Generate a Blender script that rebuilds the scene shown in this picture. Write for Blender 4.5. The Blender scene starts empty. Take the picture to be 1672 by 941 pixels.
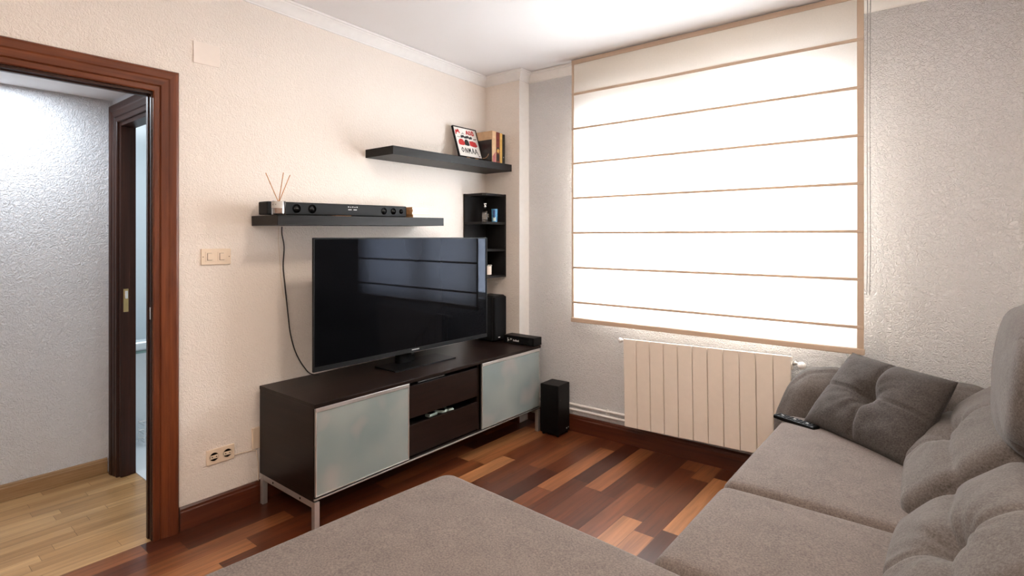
import bpy, bmesh, math, random
from mathutils import Vector, Matrix, noise
random.seed(7)
C = bpy.context.scene.collection
PI = math.pi
R = math.radians

# ------------------------------------------------------------------ materials
def nt(name):
    m = bpy.data.materials.new(name)
    m.use_nodes = True
    t = m.node_tree
    b = t.nodes['Principled BSDF']
    return m, t, b

def N(t, kind, **kw):
    n = t.nodes.new(kind)
    for k, v in kw.items():
        if k in n.inputs:
            n.inputs[k].default_value = v
        else:
            setattr(n, k, v)
    return n

def L(t, a, b):
    t.links.new(a, b)

def ramp(t, fac, stops):
    r = t.nodes.new('ShaderNodeValToRGB')
    e = r.color_ramp.elements
    while len(e) < len(stops):
        e.new(0.5)
    for i, (p, c) in enumerate(stops):
        e[i].position = p
        e[i].color = (*c, 1)
    L(t, fac, r.inputs['Fac'])
    return r

def coords(t, scale=(1, 1, 1)):
    tc = N(t, 'ShaderNodeTexCoord')
    mp = N(t, 'ShaderNodeMapping')
    mp.inputs['Scale'].default_value = scale
    L(t, tc.outputs['Object'], mp.inputs['Vector'])
    return mp.outputs['Vector']

def plain(name, col, rough=0.5, metal=0.0, spec=0.5, var=0.06, scale=30, bump=0.0):
    m, t, b = nt(name)
    v = coords(t)
    n = N(t, 'ShaderNodeTexNoise', Scale=scale, Detail=3.0)
    L(t, v, n.inputs['Vector'])
    c0 = tuple(max(0, c * (1 - var)) for c in col)
    c1 = tuple(min(1, c * (1 + var)) for c in col)
    r = ramp(t, n.outputs['Fac'], [(0.3, c0), (0.7, c1)])
    L(t, r.outputs['Color'], b.inputs['Base Color'])
    b.inputs['Roughness'].default_value = rough
    b.inputs['Metallic'].default_value = metal
    b.inputs['Specular IOR Level'].default_value = spec
    if bump:
        bp = N(t, 'ShaderNodeBump', Strength=bump, Distance=0.002)
        L(t, n.outputs['Fac'], bp.inputs['Height'])
        L(t, bp.outputs['Normal'], b.inputs['Normal'])
    return m

def plaster(name, col, strength=0.5, scale=75):
    """rough stippled plaster ('gotele')"""
    m, t, b = nt(name)
    v = coords(t)
    n0 = N(t, 'ShaderNodeTexNoise', Scale=scale * 0.5, Detail=2.0)
    L(t, v, n0.inputs['Vector'])
    mx = N(t, 'ShaderNodeMix', data_type='VECTOR')
    mx.inputs[0].default_value = 0.02
    L(t, v, mx.inputs[4]); L(t, n0.outputs['Color'], mx.inputs[5])
    n1 = N(t, 'ShaderNodeTexNoise', Scale=scale, Detail=2.5, Roughness=0.5, Distortion=1.4)
    L(t, mx.outputs[1], n1.inputs['Vector'])
    r = ramp(t, n1.outputs['Fac'], [(0.38, (0, 0, 0)), (0.62, (1, 1, 1))])
    bp = N(t, 'ShaderNodeBump', Strength=strength, Distance=0.004)
    L(t, r.outputs['Color'], bp.inputs['Height'])
    L(t, bp.outputs['Normal'], b.inputs['Normal'])
    n2 = N(t, 'ShaderNodeTexNoise', Scale=1.3, Detail=3.0)
    L(t, v, n2.inputs['Vector'])
    r2 = ramp(t, n2.outputs['Fac'], [(0.3, tuple(c * 0.97 for c in col)), (0.7, col)])
    L(t, r2.outputs['Color'], b.inputs['Base Color'])
    b.inputs['Roughness'].default_value = 0.75
    b.inputs['Specular IOR Level'].default_value = 0.3
    return m

def wood(name, ca, cb, axis=2, rough=0.3, freq=22, coat=0.2, streak=16, spec=0.5):
    m, t, b = nt(name)
    sc = [freq, freq, freq]
    sc[axis] = freq / streak
    v = coords(t, tuple(sc))
    n = N(t, 'ShaderNodeTexNoise', Scale=1.0, Detail=6.0, Roughness=0.62, Distortion=0.6)
    L(t, v, n.inputs['Vector'])
    sc2 = [freq * 7] * 3
    sc2[axis] = freq / 5
    v2 = coords(t, tuple(sc2))
    n2 = N(t, 'ShaderNodeTexNoise', Scale=1.0, Detail=3.0)
    L(t, v2, n2.inputs['Vector'])
    r = ramp(t, n.outputs['Fac'], [(0.28, ca), (0.72, cb)])
    mx = N(t, 'ShaderNodeMix', data_type='RGBA', blend_type='MULTIPLY')
    mx.inputs[0].default_value = 0.35
    L(t, r.outputs['Color'], mx.inputs[6])
    r2 = ramp(t, n2.outputs['Fac'], [(0.35, (0.5, 0.5, 0.5)), (0.6, (1, 1, 1))])
    L(t, r2.outputs['Color'], mx.inputs[7])
    L(t, mx.outputs[2], b.inputs['Base Color'])
    b.inputs['Roughness'].default_value = rough
    b.inputs['Specular IOR Level'].default_value = spec
    b.inputs['Coat Weight'].default_value = coat
    b.inputs['Coat Roughness'].default_value = 0.15
    return m

def planks(name, width, length, stops, rough, gap=0.0035, streak=1.0, coat=0.3, across=0, bumpd=0.0006):
    """floor boards running along y"""
    m, t, b = nt(name)
    tc = N(t, 'ShaderNodeTexCoord')
    sp = N(t, 'ShaderNodeSeparateXYZ')
    L(t, tc.outputs['Object'], sp.inputs[0])
    def M(op, a, bb=None):
        n = N(t, 'ShaderNodeMath', operation=op)
        for i, x in enumerate((a, bb)):
            if x is None: continue
            if isinstance(x, (int, float)): n.inputs[i].default_value = x
            else: L(t, x, n.inputs[i])
        return n.outputs[0]
    X, Y = sp.outputs[0], sp.outputs[1]
    xs = M('DIVIDE', X, width)
    row = M('FLOOR', xs)
    fx = M('FRACT', xs)
    wn = N(t, 'ShaderNodeTexWhiteNoise', noise_dimensions='1D')
    L(t, row, wn.inputs['W'])
    off = M('MULTIPLY', wn.outputs['Value'], 7.31)
    ys = M('ADD', M('DIVIDE', Y, length), off)
    col = M('FLOOR', ys)
    fy = M('FRACT', ys)
    cb = N(t, 'ShaderNodeCombineXYZ')
    L(t, row, cb.inputs[0]); L(t, col, cb.inputs[1])
    w2 = N(t, 'ShaderNodeTexWhiteNoise', noise_dimensions='2D')
    L(t, cb.outputs[0], w2.inputs['Vector'])
    # grain
    mp = N(t, 'ShaderNodeMapping')
    mp.inputs['Scale'].default_value = (38, 2.2, 1)
    ad = N(t, 'ShaderNodeVectorMath', operation='ADD')
    sc = N(t, 'ShaderNodeVectorMath', operation='SCALE')
    L(t, w2.outputs['Color'], sc.inputs[0]); sc.inputs['Scale'].default_value = 9.0
    L(t, tc.outputs['Object'], ad.inputs[0]); L(t, sc.outputs[0], ad.inputs[1])
    L(t, ad.outputs[0], mp.inputs['Vector'])
    g = N(t, 'ShaderNodeTexNoise', Scale=1.0, Detail=6.0, Roughness=0.6, Distortion=0.4)
    L(t, mp.outputs[0], g.inputs['Vector'])
    r = ramp(t, w2.outputs['Value'], stops)
    gr = ramp(t, g.outputs['Fac'], [(0.28, (0.5,) * 3), (0.68, (1.15,) * 3)])
    mx = N(t, 'ShaderNodeMix', data_type='RGBA', blend_type='MULTIPLY')
    mx.inputs[0].default_value = streak
    L(t, r.outputs['Color'], mx.inputs[6]); L(t, gr.outputs['Color'], mx.inputs[7])
    gx = M('GREATER_THAN', M('MULTIPLY', M('ABSOLUTE', M('SUBTRACT', fx, 0.5)), 2.0), 1.0 - gap / width)
    gy = M('GREATER_THAN', M('MULTIPLY', M('ABSOLUTE', M('SUBTRACT', fy, 0.5)), 2.0), 1.0 - gap / length)
    gg = M('MAXIMUM', gx, gy)
    mg = N(t, 'ShaderNodeMix', data_type='RGBA', blend_type='MULTIPLY')
    L(t, M('MULTIPLY', gg, 0.6), mg.inputs[0])
    L(t, mx.outputs[2], mg.inputs[6]); mg.inputs[7].default_value = (0.12, 0.08, 0.06, 1)
    L(t, mg.outputs[2], b.inputs['Base Color'])
    # slightly different tilt and gloss for every board
    rr = M('ADD', M('MULTIPLY', w2.outputs['Value'], 0.06), rough)
    L(t, rr, b.inputs['Roughness'])
    bp = N(t, 'ShaderNodeBump', Strength=0.5, Distance=bumpd)
    h = M('SUBTRACT', M('MULTIPLY', g.outputs['Fac'], 0.25), gg)
    L(t, h, bp.inputs['Height'])
    L(t, bp.outputs['Normal'], b.inputs['Normal'])
    b.inputs['Coat Weight'].default_value = coat
    b.inputs['Coat Roughness'].default_value = 0.2
    return m

def fabric(name, ca, cb, scale=180, bump=0.35, wr=0.0):
    m, t, b = nt(name)
    v = coords(t)
    n = N(t, 'ShaderNodeTexNoise', Scale=scale, Detail=4.0, Roughness=0.7)
    L(t, v, n.inputs['Vector'])
    n2 = N(t, 'ShaderNodeTexNoise', Scale=9.0, Detail=5.0, Roughness=0.65)
    L(t, v, n2.inputs['Vector'])
    ad = N(t, 'ShaderNodeMath', operation='MULTIPLY_ADD')
    L(t, n2.outputs['Fac'], ad.inputs[0]); ad.inputs[1].default_value = 0.28
    L(t, n.outputs['Fac'], ad.inputs[2])
    r = ramp(t, ad.outputs[0], [(0.46, ca), (0.82, cb)])
    L(t, r.outputs['Color'], b.inputs['Base Color'])
    b.inputs['Roughness'].default_value = 0.9
    b.inputs['Specular IOR Level'].default_value = 0.15
    b.inputs['Sheen Weight'].default_value = 0.1
    b.inputs['Sheen Roughness'].default_value = 0.5
    bp = N(t, 'ShaderNodeBump', Strength=bump, Distance=0.0015)
    L(t, n.outputs['Fac'], bp.inputs['Height'])
    last = bp.outputs['Normal']
    if wr:
        n3 = N(t, 'ShaderNodeTexNoise', Scale=14.0, Detail=3.0, Distortion=1.8)
        L(t, v, n3.inputs['Vector'])
        b2 = N(t, 'ShaderNodeBump', Strength=wr, Distance=0.012)
        L(t, n3.outputs['Fac'], b2.inputs['Height'])
        L(t, last, b2.inputs['Normal'])
        last = b2.outputs['Normal']
    L(t, last, b.inputs['Normal'])
    return m

def translucent(name, col, trans, fac):
    """thin woven cloth: reflects and lets light through"""
    m = bpy.data.materials.new(name)
    m.use_nodes = True
    t = m.node_tree
    t.nodes.clear()
    o = N(t, 'ShaderNodeOutputMaterial')
    v = coords(t, (1, 1, 1))
    w = N(t, 'ShaderNodeTexNoise', Scale=240.0, Detail=2.0)
    L(t, v, w.inputs['Vector'])
    d = N(t, 'ShaderNodeBsdfDiffuse'); tr = N(t, 'ShaderNodeBsdfTranslucent')
    r1 = ramp(t, w.outputs['Fac'], [(0.3, tuple(c * 0.95 for c in col)), (0.7, col)])
    r2 = ramp(t, w.outputs['Fac'], [(0.3, tuple(c * 0.95 for c in trans)), (0.7, trans)])
    L(t, r1.outputs['Color'], d.inputs['Color']); L(t, r2.outputs['Color'], tr.inputs['Color'])
    mx = N(t, 'ShaderNodeMixShader'); mx.inputs[0].default_value = fac
    L(t, d.outputs[0], mx.inputs[1]); L(t, tr.outputs[0], mx.inputs[2])
    L(t, mx.outputs[0], o.inputs['Surface'])
    return m

def clear_glass(name, tint=(1, 1, 1), gloss=0.08):
    m = bpy.data.materials.new(name)
    m.use_nodes = True
    t = m.node_tree
    t.nodes.clear()
    o = N(t, 'ShaderNodeOutputMaterial')
    a = N(t, 'ShaderNodeBsdfTransparent'); a.inputs['Color'].default_value = (*tint, 1)
    g = N(t, 'ShaderNodeBsdfGlossy', Roughness=0.03)
    lw = N(t, 'ShaderNodeLayerWeight', Blend=0.35)
    ml = N(t, 'ShaderNodeMath', operation='MULTIPLY_ADD')
    L(t, lw.outputs['Fresnel'], ml.inputs[0]); ml.inputs[1].default_value = 0.6; ml.inputs[2].default_value = gloss
    mx = N(t, 'ShaderNodeMixShader')
    L(t, ml.outputs[0], mx.inputs[0]); L(t, a.outputs[0], mx.inputs[1]); L(t, g.outputs[0], mx.inputs[2])
    L(t, mx.outputs[0], o.inputs['Surface'])
    return m

def frosted(name):
    """etched glass door: pale grey green with the blurred blots of things behind it"""
    m, t, b = nt(name)
    v = coords(t)
    n = N(t, 'ShaderNodeTexNoise', Scale=4.5, Detail=1.0)
    L(t, v, n.inputs['Vector'])
    n2 = N(t, 'ShaderNodeTexNoise', Scale=5.0, Detail=1.0)
    mp = N(t, 'ShaderNodeVectorMath', operation='ADD'); mp.inputs[1].default_value = (3, 7, 2)
    L(t, v, mp.inputs[0]); L(t, mp.outputs[0], n2.inputs['Vector'])
    r = ramp(t, n.outputs['Fac'], [(0.25, (0.165, 0.205, 0.205)), (0.5, (0.215, 0.245, 0.235)), (0.75, (0.27, 0.29, 0.272))])
    r2 = ramp(t, n2.outputs['Fac'], [(0.56, (0, 0, 0)), (0.72, (1, 1, 1))])
    mx = N(t, 'ShaderNodeMix', data_type='RGBA')
    mf = N(t, 'ShaderNodeMath', operation='MULTIPLY'); mf.inputs[1].default_value = 0.35
    L(t, r2.outputs['Color'], mf.inputs[0]); L(t, mf.outputs[0], mx.inputs[0])
    L(t, r.outputs['Color'], mx.inputs[6]); mx.inputs[7].default_value = (0.46, 0.34, 0.31, 1)
    L(t, mx.outputs[2], b.inputs['Base Color'])
    b.inputs['Roughness'].default_value = 0.32
    b.inputs['Specular IOR Level'].default_value = 0.55
    return m

M = {}
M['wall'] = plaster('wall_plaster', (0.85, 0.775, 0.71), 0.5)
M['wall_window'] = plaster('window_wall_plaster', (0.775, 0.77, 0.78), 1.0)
M['hall_wall'] = plaster('hall_plaster', (0.74, 0.745, 0.77), 0.8)
M['ceiling'] = plain('ceiling_paint', (0.80, 0.775, 0.77), 0.8, var=0.01, scale=2)
M['white'] = plain('white_paint', (0.85, 0.83, 0.81), 0.45, var=0.02)
M['pvc'] = plain('window_white', (0.86, 0.87, 0.88), 0.35, var=0.02)
M['floor'] = planks('floor_boards', 0.102, 0.70, [(0.0, (0.048, 0.0105, 0.0045)), (0.25, (0.082, 0.020, 0.0075)), (0.5, (0.135, 0.036, 0.0125)), (0.72, (0.20, 0.062, 0.021)), (0.9, (0.30, 0.108, 0.038)), (1.0, (0.38, 0.16, 0.06))], 0.29, gap=0.003, coat=0.25)
M['hall_floor'] = planks('hall_boards', 0.062, 0.42, [(0.0, (0.37, 0.205, 0.085)), (0.5, (0.47, 0.275, 0.12)), (1.0, (0.55, 0.34, 0.16))], 0.3, gap=0.002, streak=0.6, coat=0.15)
RED = ((0.070, 0.0145, 0.0055), (0.21, 0.056, 0.0185))
DRK = ((0.020, 0.0075, 0.005), (0.058, 0.020, 0.012))
for ax, s in ((0, 'x'), (1, 'y'), (2, 'z')):
    M['red_' + s] = wood('mahogany_' + s, *RED, axis=ax, rough=0.36, coat=0.06, spec=0.35)
    M['dark_' + s] = wood('dark_mahogany_' + s, *DRK, axis=ax, rough=0.4, coat=0.0, spec=0.25)
    M['base_' + s] = wood('skirting_mahogany_' + s, (0.048, 0.0105, 0.005), (0.125, 0.031, 0.0125), axis=ax, rough=0.3)
    M['oak_' + s] = wood('pale_oak_' + s, (0.30, 0.17, 0.075), (0.44, 0.275, 0.14), axis=ax, rough=0.4)
    M['wenge_' + s] = wood('wenge_' + s, (0.007, 0.0035, 0.0026), (0.017, 0.0085, 0.006), axis=ax, rough=0.36, freq=30, coat=0.0, spec=0.2)
    M['blackwood_' + s] = wood('black_brown_' + s, (0.0065, 0.0057, 0.0055), (0.015, 0.0132, 0.0125), axis=ax, rough=0.42, freq=40, coat=0.0, spec=0.2)
M['alu'] = plain('aluminium', (0.72, 0.71, 0.69), 0.35, metal=0.85, var=0.03)
M['satin'] = plain('satin_steel', (0.58, 0.56, 0.53), 0.38, metal=0.8, var=0.04)
M['chrome'] = plain('chrome', (0.8, 0.8, 0.8), 0.12, metal=1.0, var=0.01)
M['brass'] = plain('brass', (0.55, 0.42, 0.2), 0.3, metal=1.0)
M['black'] = plain('black_plastic', (0.004, 0.004, 0.0043), 0.42, spec=0.18, var=0.15)
M['black_gloss'] = plain('black_gloss', (0.01, 0.01, 0.011), 0.12)
M['black_cloth'] = plain('speaker_cloth', (0.005, 0.005, 0.0055), 0.85, spec=0.15, var=0.3, scale=400, bump=0.4)
M['bar'] = plain('soundbar_grey', (0.0085, 0.0088, 0.0094), 0.5, spec=0.2, var=0.1)
M['cone'] = plain('cone_black', (0.006, 0.006, 0.006), 0.25)
M['grey'] = plain('grey_marks', (0.42, 0.42, 0.42), 0.5)
M['silver_mark'] = plain('silver_marks', (0.62, 0.62, 0.62), 0.4)
M['frost'] = frosted('frosted_glass')
m, t, b = nt('tv_screen')
v_ = coords(t)
n_ = N(t, 'ShaderNodeTexNoise', Scale=2.0); L(t, v_, n_.inputs['Vector'])
r_ = ramp(t, n_.outputs['Fac'], [(0.3, (0.0022, 0.0024, 0.003)), (0.7, (0.003, 0.0032, 0.004))])
L(t, r_.outputs['Color'], b.inputs['Base Color'])
b.inputs['Roughness'].default_value = 0.03
b.inputs['Specular IOR Level'].default_value = 0.10
b.inputs['Specular Tint'].default_value = (0.62, 0.72, 1.0, 1)
M['screen'] = m
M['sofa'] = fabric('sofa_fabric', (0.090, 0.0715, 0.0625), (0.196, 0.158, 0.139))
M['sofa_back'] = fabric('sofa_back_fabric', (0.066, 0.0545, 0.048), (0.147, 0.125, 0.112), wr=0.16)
M['pillow'] = fabric('pillow_fabric', (0.036, 0.030, 0.027), (0.088, 0.075, 0.068), wr=0.2)
M['thread'] = plain('seam_thread', (0.09, 0.078, 0.07), 0.9)
M['radiator'] = plain('radiator_enamel', (0.86, 0.77, 0.675), 0.32, var=0.015)
M['blind'] = translucent('blind_cloth', (0.80, 0.70, 0.58), (0.93, 0.895, 0.85), 0.62)
M['blind_hem'] = translucent('blind_hem', (0.70, 0.545, 0.42), (0.60, 0.45, 0.33), 0.13)
M['cream'] = plain('cream_plastic', (0.78, 0.64, 0.50), 0.4, var=0.02)
M['cover'] = plain('cover_plate_paint', (0.86, 0.77, 0.70), 0.55, var=0.01)
M['cream2'] = plain('cream_plastic_inner', (0.72, 0.58, 0.44), 0.45, var=0.02)
M['socket_dark'] = plain('socket_hole', (0.10, 0.065, 0.04), 0.6)
M['glass'] = clear_glass('clear_glass')
M['bottle_glass'] = clear_glass('bottle_glass', (0.75, 0.72, 0.7), 0.12)
M['paper'] = plain('paper_white', (0.80, 0.77, 0.73), 0.7, var=0.03)
M['amber'] = plain('amber_liquid', (0.20, 0.085, 0.035), 0.15, var=0.1)
M['reed'] = plain('reed_wood', (0.52, 0.25, 0.11), 0.7, var=0.15)
M['red_ink'] = plain('red_ink', (0.52, 0.03, 0.03), 0.6, var=0.15)
M['black_ink'] = plain('black_ink', (0.02, 0.02, 0.022), 0.6)
M['tan'] = plain('tan_cover', (0.50, 0.27, 0.12), 0.6, var=0.2, scale=60)
M['beige'] = plain('beige_cover', (0.56, 0.37, 0.21), 0.55, var=0.12)
M['brownred'] = plain('brown_red_cover', (0.15, 0.022, 0.014), 0.5, var=0.3)
M['yellow'] = plain('yellow_cover', (0.60, 0.36, 0.09), 0.5, var=0.15)
M['coverdark'] = plain('dark_cover', (0.016, 0.013, 0.011), 0.3, var=0.4)
M['pink'] = plain('pink_patch', (0.36, 0.10, 0.10), 0.5, var=0.2)
M['blue'] = plain('blue_print', (0.06, 0.22, 0.38), 0.25, var=0.3, scale=60)
M['blue_dark'] = plain('dark_blue_print', (0.02, 0.04, 0.16), 0.3, var=0.2)
M['candle'] = plain('candle_white', (0.80, 0.66, 0.55), 0.5, var=0.04)
M['mint'] = plain('mint_plastic', (0.42, 0.52, 0.48), 0.3, var=0.1)
M['tile'] = plain('bath_tile', (0.74, 0.80, 0.83), 0.2, var=0.02, scale=3)
M['bath_floor'] = plain('bath_floor_tile', (0.72, 0.76, 0.79), 0.25, var=0.03, scale=4)
M['enamel'] = plain('bath_enamel', (0.78, 0.83, 0.85), 0.15, var=0.01)
M['green_glass'] = plain('glass_edge', (0.25, 0.38, 0.36), 0.15, var=0.1)
M['cable'] = plain('black_cable', (0.02, 0.018, 0.016), 0.5)

# ------------------------------------------------------------------ mesh helpers
def obj(name, bm, mat, parent=None, smooth=False, flat_angle=None):
    me = bpy.data.meshes.new(name)
    bmesh.ops.recalc_face_normals(bm, faces=bm.faces)
    bm.to_mesh(me); bm.free()
    mats = mat if isinstance(mat, (list, tuple)) else [mat]
    for mm in mats:
        me.materials.append(mm)
    if smooth:
        for p in me.polygons:
            p.use_smooth = True
        if flat_angle:
            me.set_sharp_from_angle(angle=R(flat_angle))
    o = bpy.data.objects.new(name, me)
    C.objects.link(o)
    if parent is not None:
        o.parent = parent
    return o

def empty(name, loc=(0, 0, 0), rot=(0, 0, 0)):
    o = bpy.data.objects.new(name, None)
    o.empty_display_size = 0.05
    o.location = loc; o.rotation_euler = rot
    C.objects.link(o)
    return o

def tag(o, label, cat, group=None):
    o['label'] = label; o['category'] = cat
    if group: o['group'] = group
    return o

def thing(name, label, cat, loc=(0, 0, 0), rot=(0, 0, 0), group=None):
    return tag(empty(name, loc, rot), label, cat, group)

def struct(o):
    o['kind'] = 'structure'
    return o

def box(bm, x0, x1, y0, y1, z0, z1, bev=0.0, seg=2, mi=0):
    vs = [bm.verts.new((x, y, z)) for x in (x0, x1) for y in (y0, y1) for z in (z0, z1)]
    idx = [(0, 1, 3, 2), (4, 6, 7, 5), (0, 4, 5, 1), (2, 3, 7, 6), (0, 2, 6, 4), (1, 5, 7, 3)]
    fs = [bm.faces.new([vs[i] for i in q]) for q in idx]
    for f in fs: f.material_index = mi
    if bev > 0:
        es = list({e for f in fs for e in f.edges})
        rr = bmesh.ops.bevel(bm, geom=es, offset=bev, segments=seg, profile=0.5, affect='EDGES')
        for f in rr['faces']: f.material_index = mi
    return bm

def B(*a, **k):
    return box(bmesh.new(), *a, **k)

def tube(bm, pts, r, n=8, caps=True, mi=0):
    pts = [Vector(p) for p in pts]
    rs = r if isinstance(r, (list, tuple)) else [r] * len(pts)
    rings = []
    d = (pts[1] - pts[0]).normalized()
    up = Vector((0, 0, 1)) if abs(d.z) < 0.9 else Vector((1, 0, 0))
    nrm = d.cross(up).normalized()
    for i, p in enumerate(pts):
        if i == 0: d = (pts[1] - pts[0]).normalized()
        elif i == len(pts) - 1: d = (pts[-1] - pts[-2]).normalized()
        else: d = ((pts[i + 1] - p).normalized() + (p - pts[i - 1]).normalized()).normalized()
        nrm = (nrm - d * nrm.dot(d)).normalized()
        bi = d.cross(nrm)
        rings.append([bm.verts.new(p + (nrm * math.cos(2 * PI * k / n) + bi * math.sin(2 * PI * k / n)) * rs[i]) for k in range(n)])
    for a, b_ in zip(rings, rings[1:]):
        for k in range(n):
            f = bm.faces.new([a[k], a[(k + 1) % n], b_[(k + 1) % n], b_[k]]); f.material_index = mi
    if caps:
        for rg in (rings[0], rings[-1]):
            f = bm.faces.new(rg); f.material_index = mi
    return bm

def lathe(bm, prof, n=24, origin=(0, 0, 0), axis='z', mi=0):
    """prof: (radius, height) pairs"""
    o = Vector(origin)
    def P(r, h, a):
        c, s = r * math.cos(a), r * math.sin(a)
        return o + {'z': Vector((c, s, h)), 'x': Vector((h, c, s)), 'y': Vector((c, h, s))}[axis]
    rings = []
    for r, h in prof:
        if r < 1e-6: rings.append([bm.verts.new(P(0, h, 0))])
        else: rings.append([bm.verts.new(P(r, h, 2 * PI * k / n)) for k in range(n)])
    for a, b_ in zip(rings, rings[1:]):
        if len(a) == 1 and len(b_) == 1: continue
        for k in range(n):
            k2 = (k + 1) % n
            if len(a) == 1: q = [a[0], b_[k2], b_[k]]
            elif len(b_) == 1: q = [a[k], a[k2], b_[0]]
            else: q = [a[k], a[k2], b_[k2], b_[k]]
            f = bm.faces.new(q); f.material_index = mi
    for rg in (rings[0], rings[-1]):
        if len(rg) > 1:
            f = bm.faces.new(rg); f.material_index = mi
    return bm

def prism(bm, poly, h0, h1, fn, mi=0):
    """extrude a 2-D polygon between heights h0, h1; fn(a, b, h) -> world"""
    lo = [bm.verts.new(fn(a, b_, h0)) for a, b_ in poly]
    hi = [bm.verts.new(fn(a, b_, h1)) for a, b_ in poly]
    n = len(poly)
    fs = [bm.faces.new(lo), bm.faces.new(hi)]
    for k in range(n):
        fs.append(bm.faces.new([lo[k], lo[(k + 1) % n], hi[(k + 1) % n], hi[k]]))
    for f in fs: f.material_index = mi
    return bm

def rbox(hx, hy, hz, r, n=16, fn=None):
    """rounded box made of six grids; fn(unit position, point) moves each vertex"""
    bm = bmesh.new()
    cache = {}
    def vert(px, py, pz):
        key = (round(px, 5), round(py, 5), round(pz, 5))
        if key in cache: return cache[key]
        q = Vector((px * hx, py * hy, pz * hz))
        ins = Vector((max(-hx + r, min(hx - r, q.x)), max(-hy + r, min(hy - r, q.y)), max(-hz + r, min(hz - r, q.z))))
        d = q - ins
        p = ins + d.normalized() * r if d.length > 1e-9 else q
        if fn: p = fn(Vector((px, py, pz)), p)
        v = bm.verts.new(p)
        cache[key] = v
        return v
    def spread(t, h):
        rr = min(0.9, r / h)
        k = 0.25                              # quarter of the samples on each rounded rim
        s = abs(t)
        if s > 1 - 2 * k * 0.8:
            a = (s - (1 - 1.6 * k)) / (1.6 * k)
            w = (1 - rr) + rr * (math.tan(a * PI / 4))
        else:
            w = (1 - rr) * s / (1 - 1.6 * k)
        return math.copysign(w, t)
    T = [-1 + 2 * i / n for i in range(n + 1)]
    SX = [spread(t, hx) for t in T]; SY = [spread(t, hy) for t in T]; SZ = [spread(t, hz) for t in T]
    for i in range(n):
        for j in range(n):
            for s in (-1, 1):
                for q in ([(SX[i], SY[j], s), (SX[i + 1], SY[j], s), (SX[i + 1], SY[j + 1], s), (SX[i], SY[j + 1], s)],
                          [(SX[i], s, SZ[j]), (SX[i + 1], s, SZ[j]), (SX[i + 1], s, SZ[j + 1]), (SX[i], s, SZ[j + 1])],
                          [(s, SY[i], SZ[j]), (s, SY[i + 1], SZ[j]), (s, SY[i + 1], SZ[j + 1]), (s, SY[i], SZ[j + 1])]):
                    vv = [vert(*c) for c in q]
                    if len(set(vv)) == 4:
                        try: bm.faces.new(vv)
                        except ValueError: pass
    return bm

def text(name, body, size, mat, parent, loc, rot, ext=0.0004, align='LEFT', shear=0.0, sx=1.0):
    cu = bpy.data.curves.new(name, 'FONT')
    cu.body = body; cu.size = size; cu.extrude = ext; cu.align_x = align; cu.shear = shear
    cu.materials.append(mat)
    o = bpy.data.objects.new(name, cu)
    C.objects.link(o)
    o.location = loc; o.rotation_euler = rot; o.scale = (sx, 1, 1)
    if parent is not None: o.parent = parent
    return o

# ------------------------------------------------------------------ camera
FPX, YAW, CX, CY = 889.4, 38.905, 834.3, 386.7
cam_d = bpy.data.cameras.new('camera')
cam = bpy.data.objects.new('camera', cam_d)
C.objects.link(cam)
cam.location = (2.769, -3.12, 1.355)
cam.rotation_euler = (R(90), 0, R(YAW))
cam_d.sensor_fit = 'HORIZONTAL'
cam_d.sensor_width = 36.0
cam_d.lens = FPX / 1672 * 36
cam_d.shift_x = (836 - CX) / 1672
cam_d.shift_y = (CY - 470.5) / 1672
cam_d.clip_start = 0.02
bpy.context.scene.camera = cam

# ------------------------------------------------------------------ room shell
WY, WROT = 0.105, R(1.5)                      # the window wall is a little out of square
def wy(x): return WY + math.tan(WROT) * x
CEIL = lambda y: 2.556 - 0.027 * y
DY0, DY1, DH = -3.06, -2.235, 2.003           # doorway to the hall
WT = 0.045

bm = bmesh.new(); box(bm, 0.0, 3.4, -5.2, 0.6, -0.1, 0.0)
struct(obj('floor', bm, M['floor']))
bm = bmesh.new(); box(bm, -1.2, 0.0, -4.6, -1.98, -0.1, -0.001)
struct(obj('floor_hall', bm, M['hall_floor']))
bm = bmesh.new()
vs = [bm.verts.new((x, y, CEIL(y) + dz)) for dz in (0, 0.1) for (x, y) in ((-0.05, -5.2), (3.4, -5.2), (3.4, 0.6), (-0.05, 0.6))]
for q in ((0, 1, 2, 3), (4, 5, 6, 7), (0, 1, 5, 4), (1, 2, 6, 5), (2, 3, 7, 6), (3, 0, 4, 7)):
    bm.faces.new([vs[i] for i in q])
struct(obj('ceiling', bm, M['ceiling']))

bm = bmesh.new()
box(bm, -WT, 0, DY1, 0.5, 0, 2.75)
box(bm, -WT, 0, DY0, DY1, DH, 2.75)
box(bm, -WT, 0, -5.2, DY0, 0, 2.75)
struct(obj('wall_left', bm, M['wall']))
struct(obj('wall_right', B(3.17, 3.3, -5.2, 0.6, 0, 2.75), M['wall']))
struct(obj('wall_back', B(-0.05, 3.3, -5.3, -5.1, 0, 2.75), M['wall']))
struct(obj('wall_column', B(0, 0.327, 0, 0.3, 0, 2.75), M['wall']))
struct(obj('trim_column', B(0.3272, 0.331, 0.0, 0.12, 0, 2.55, bev=0.001), M['white']))

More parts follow.
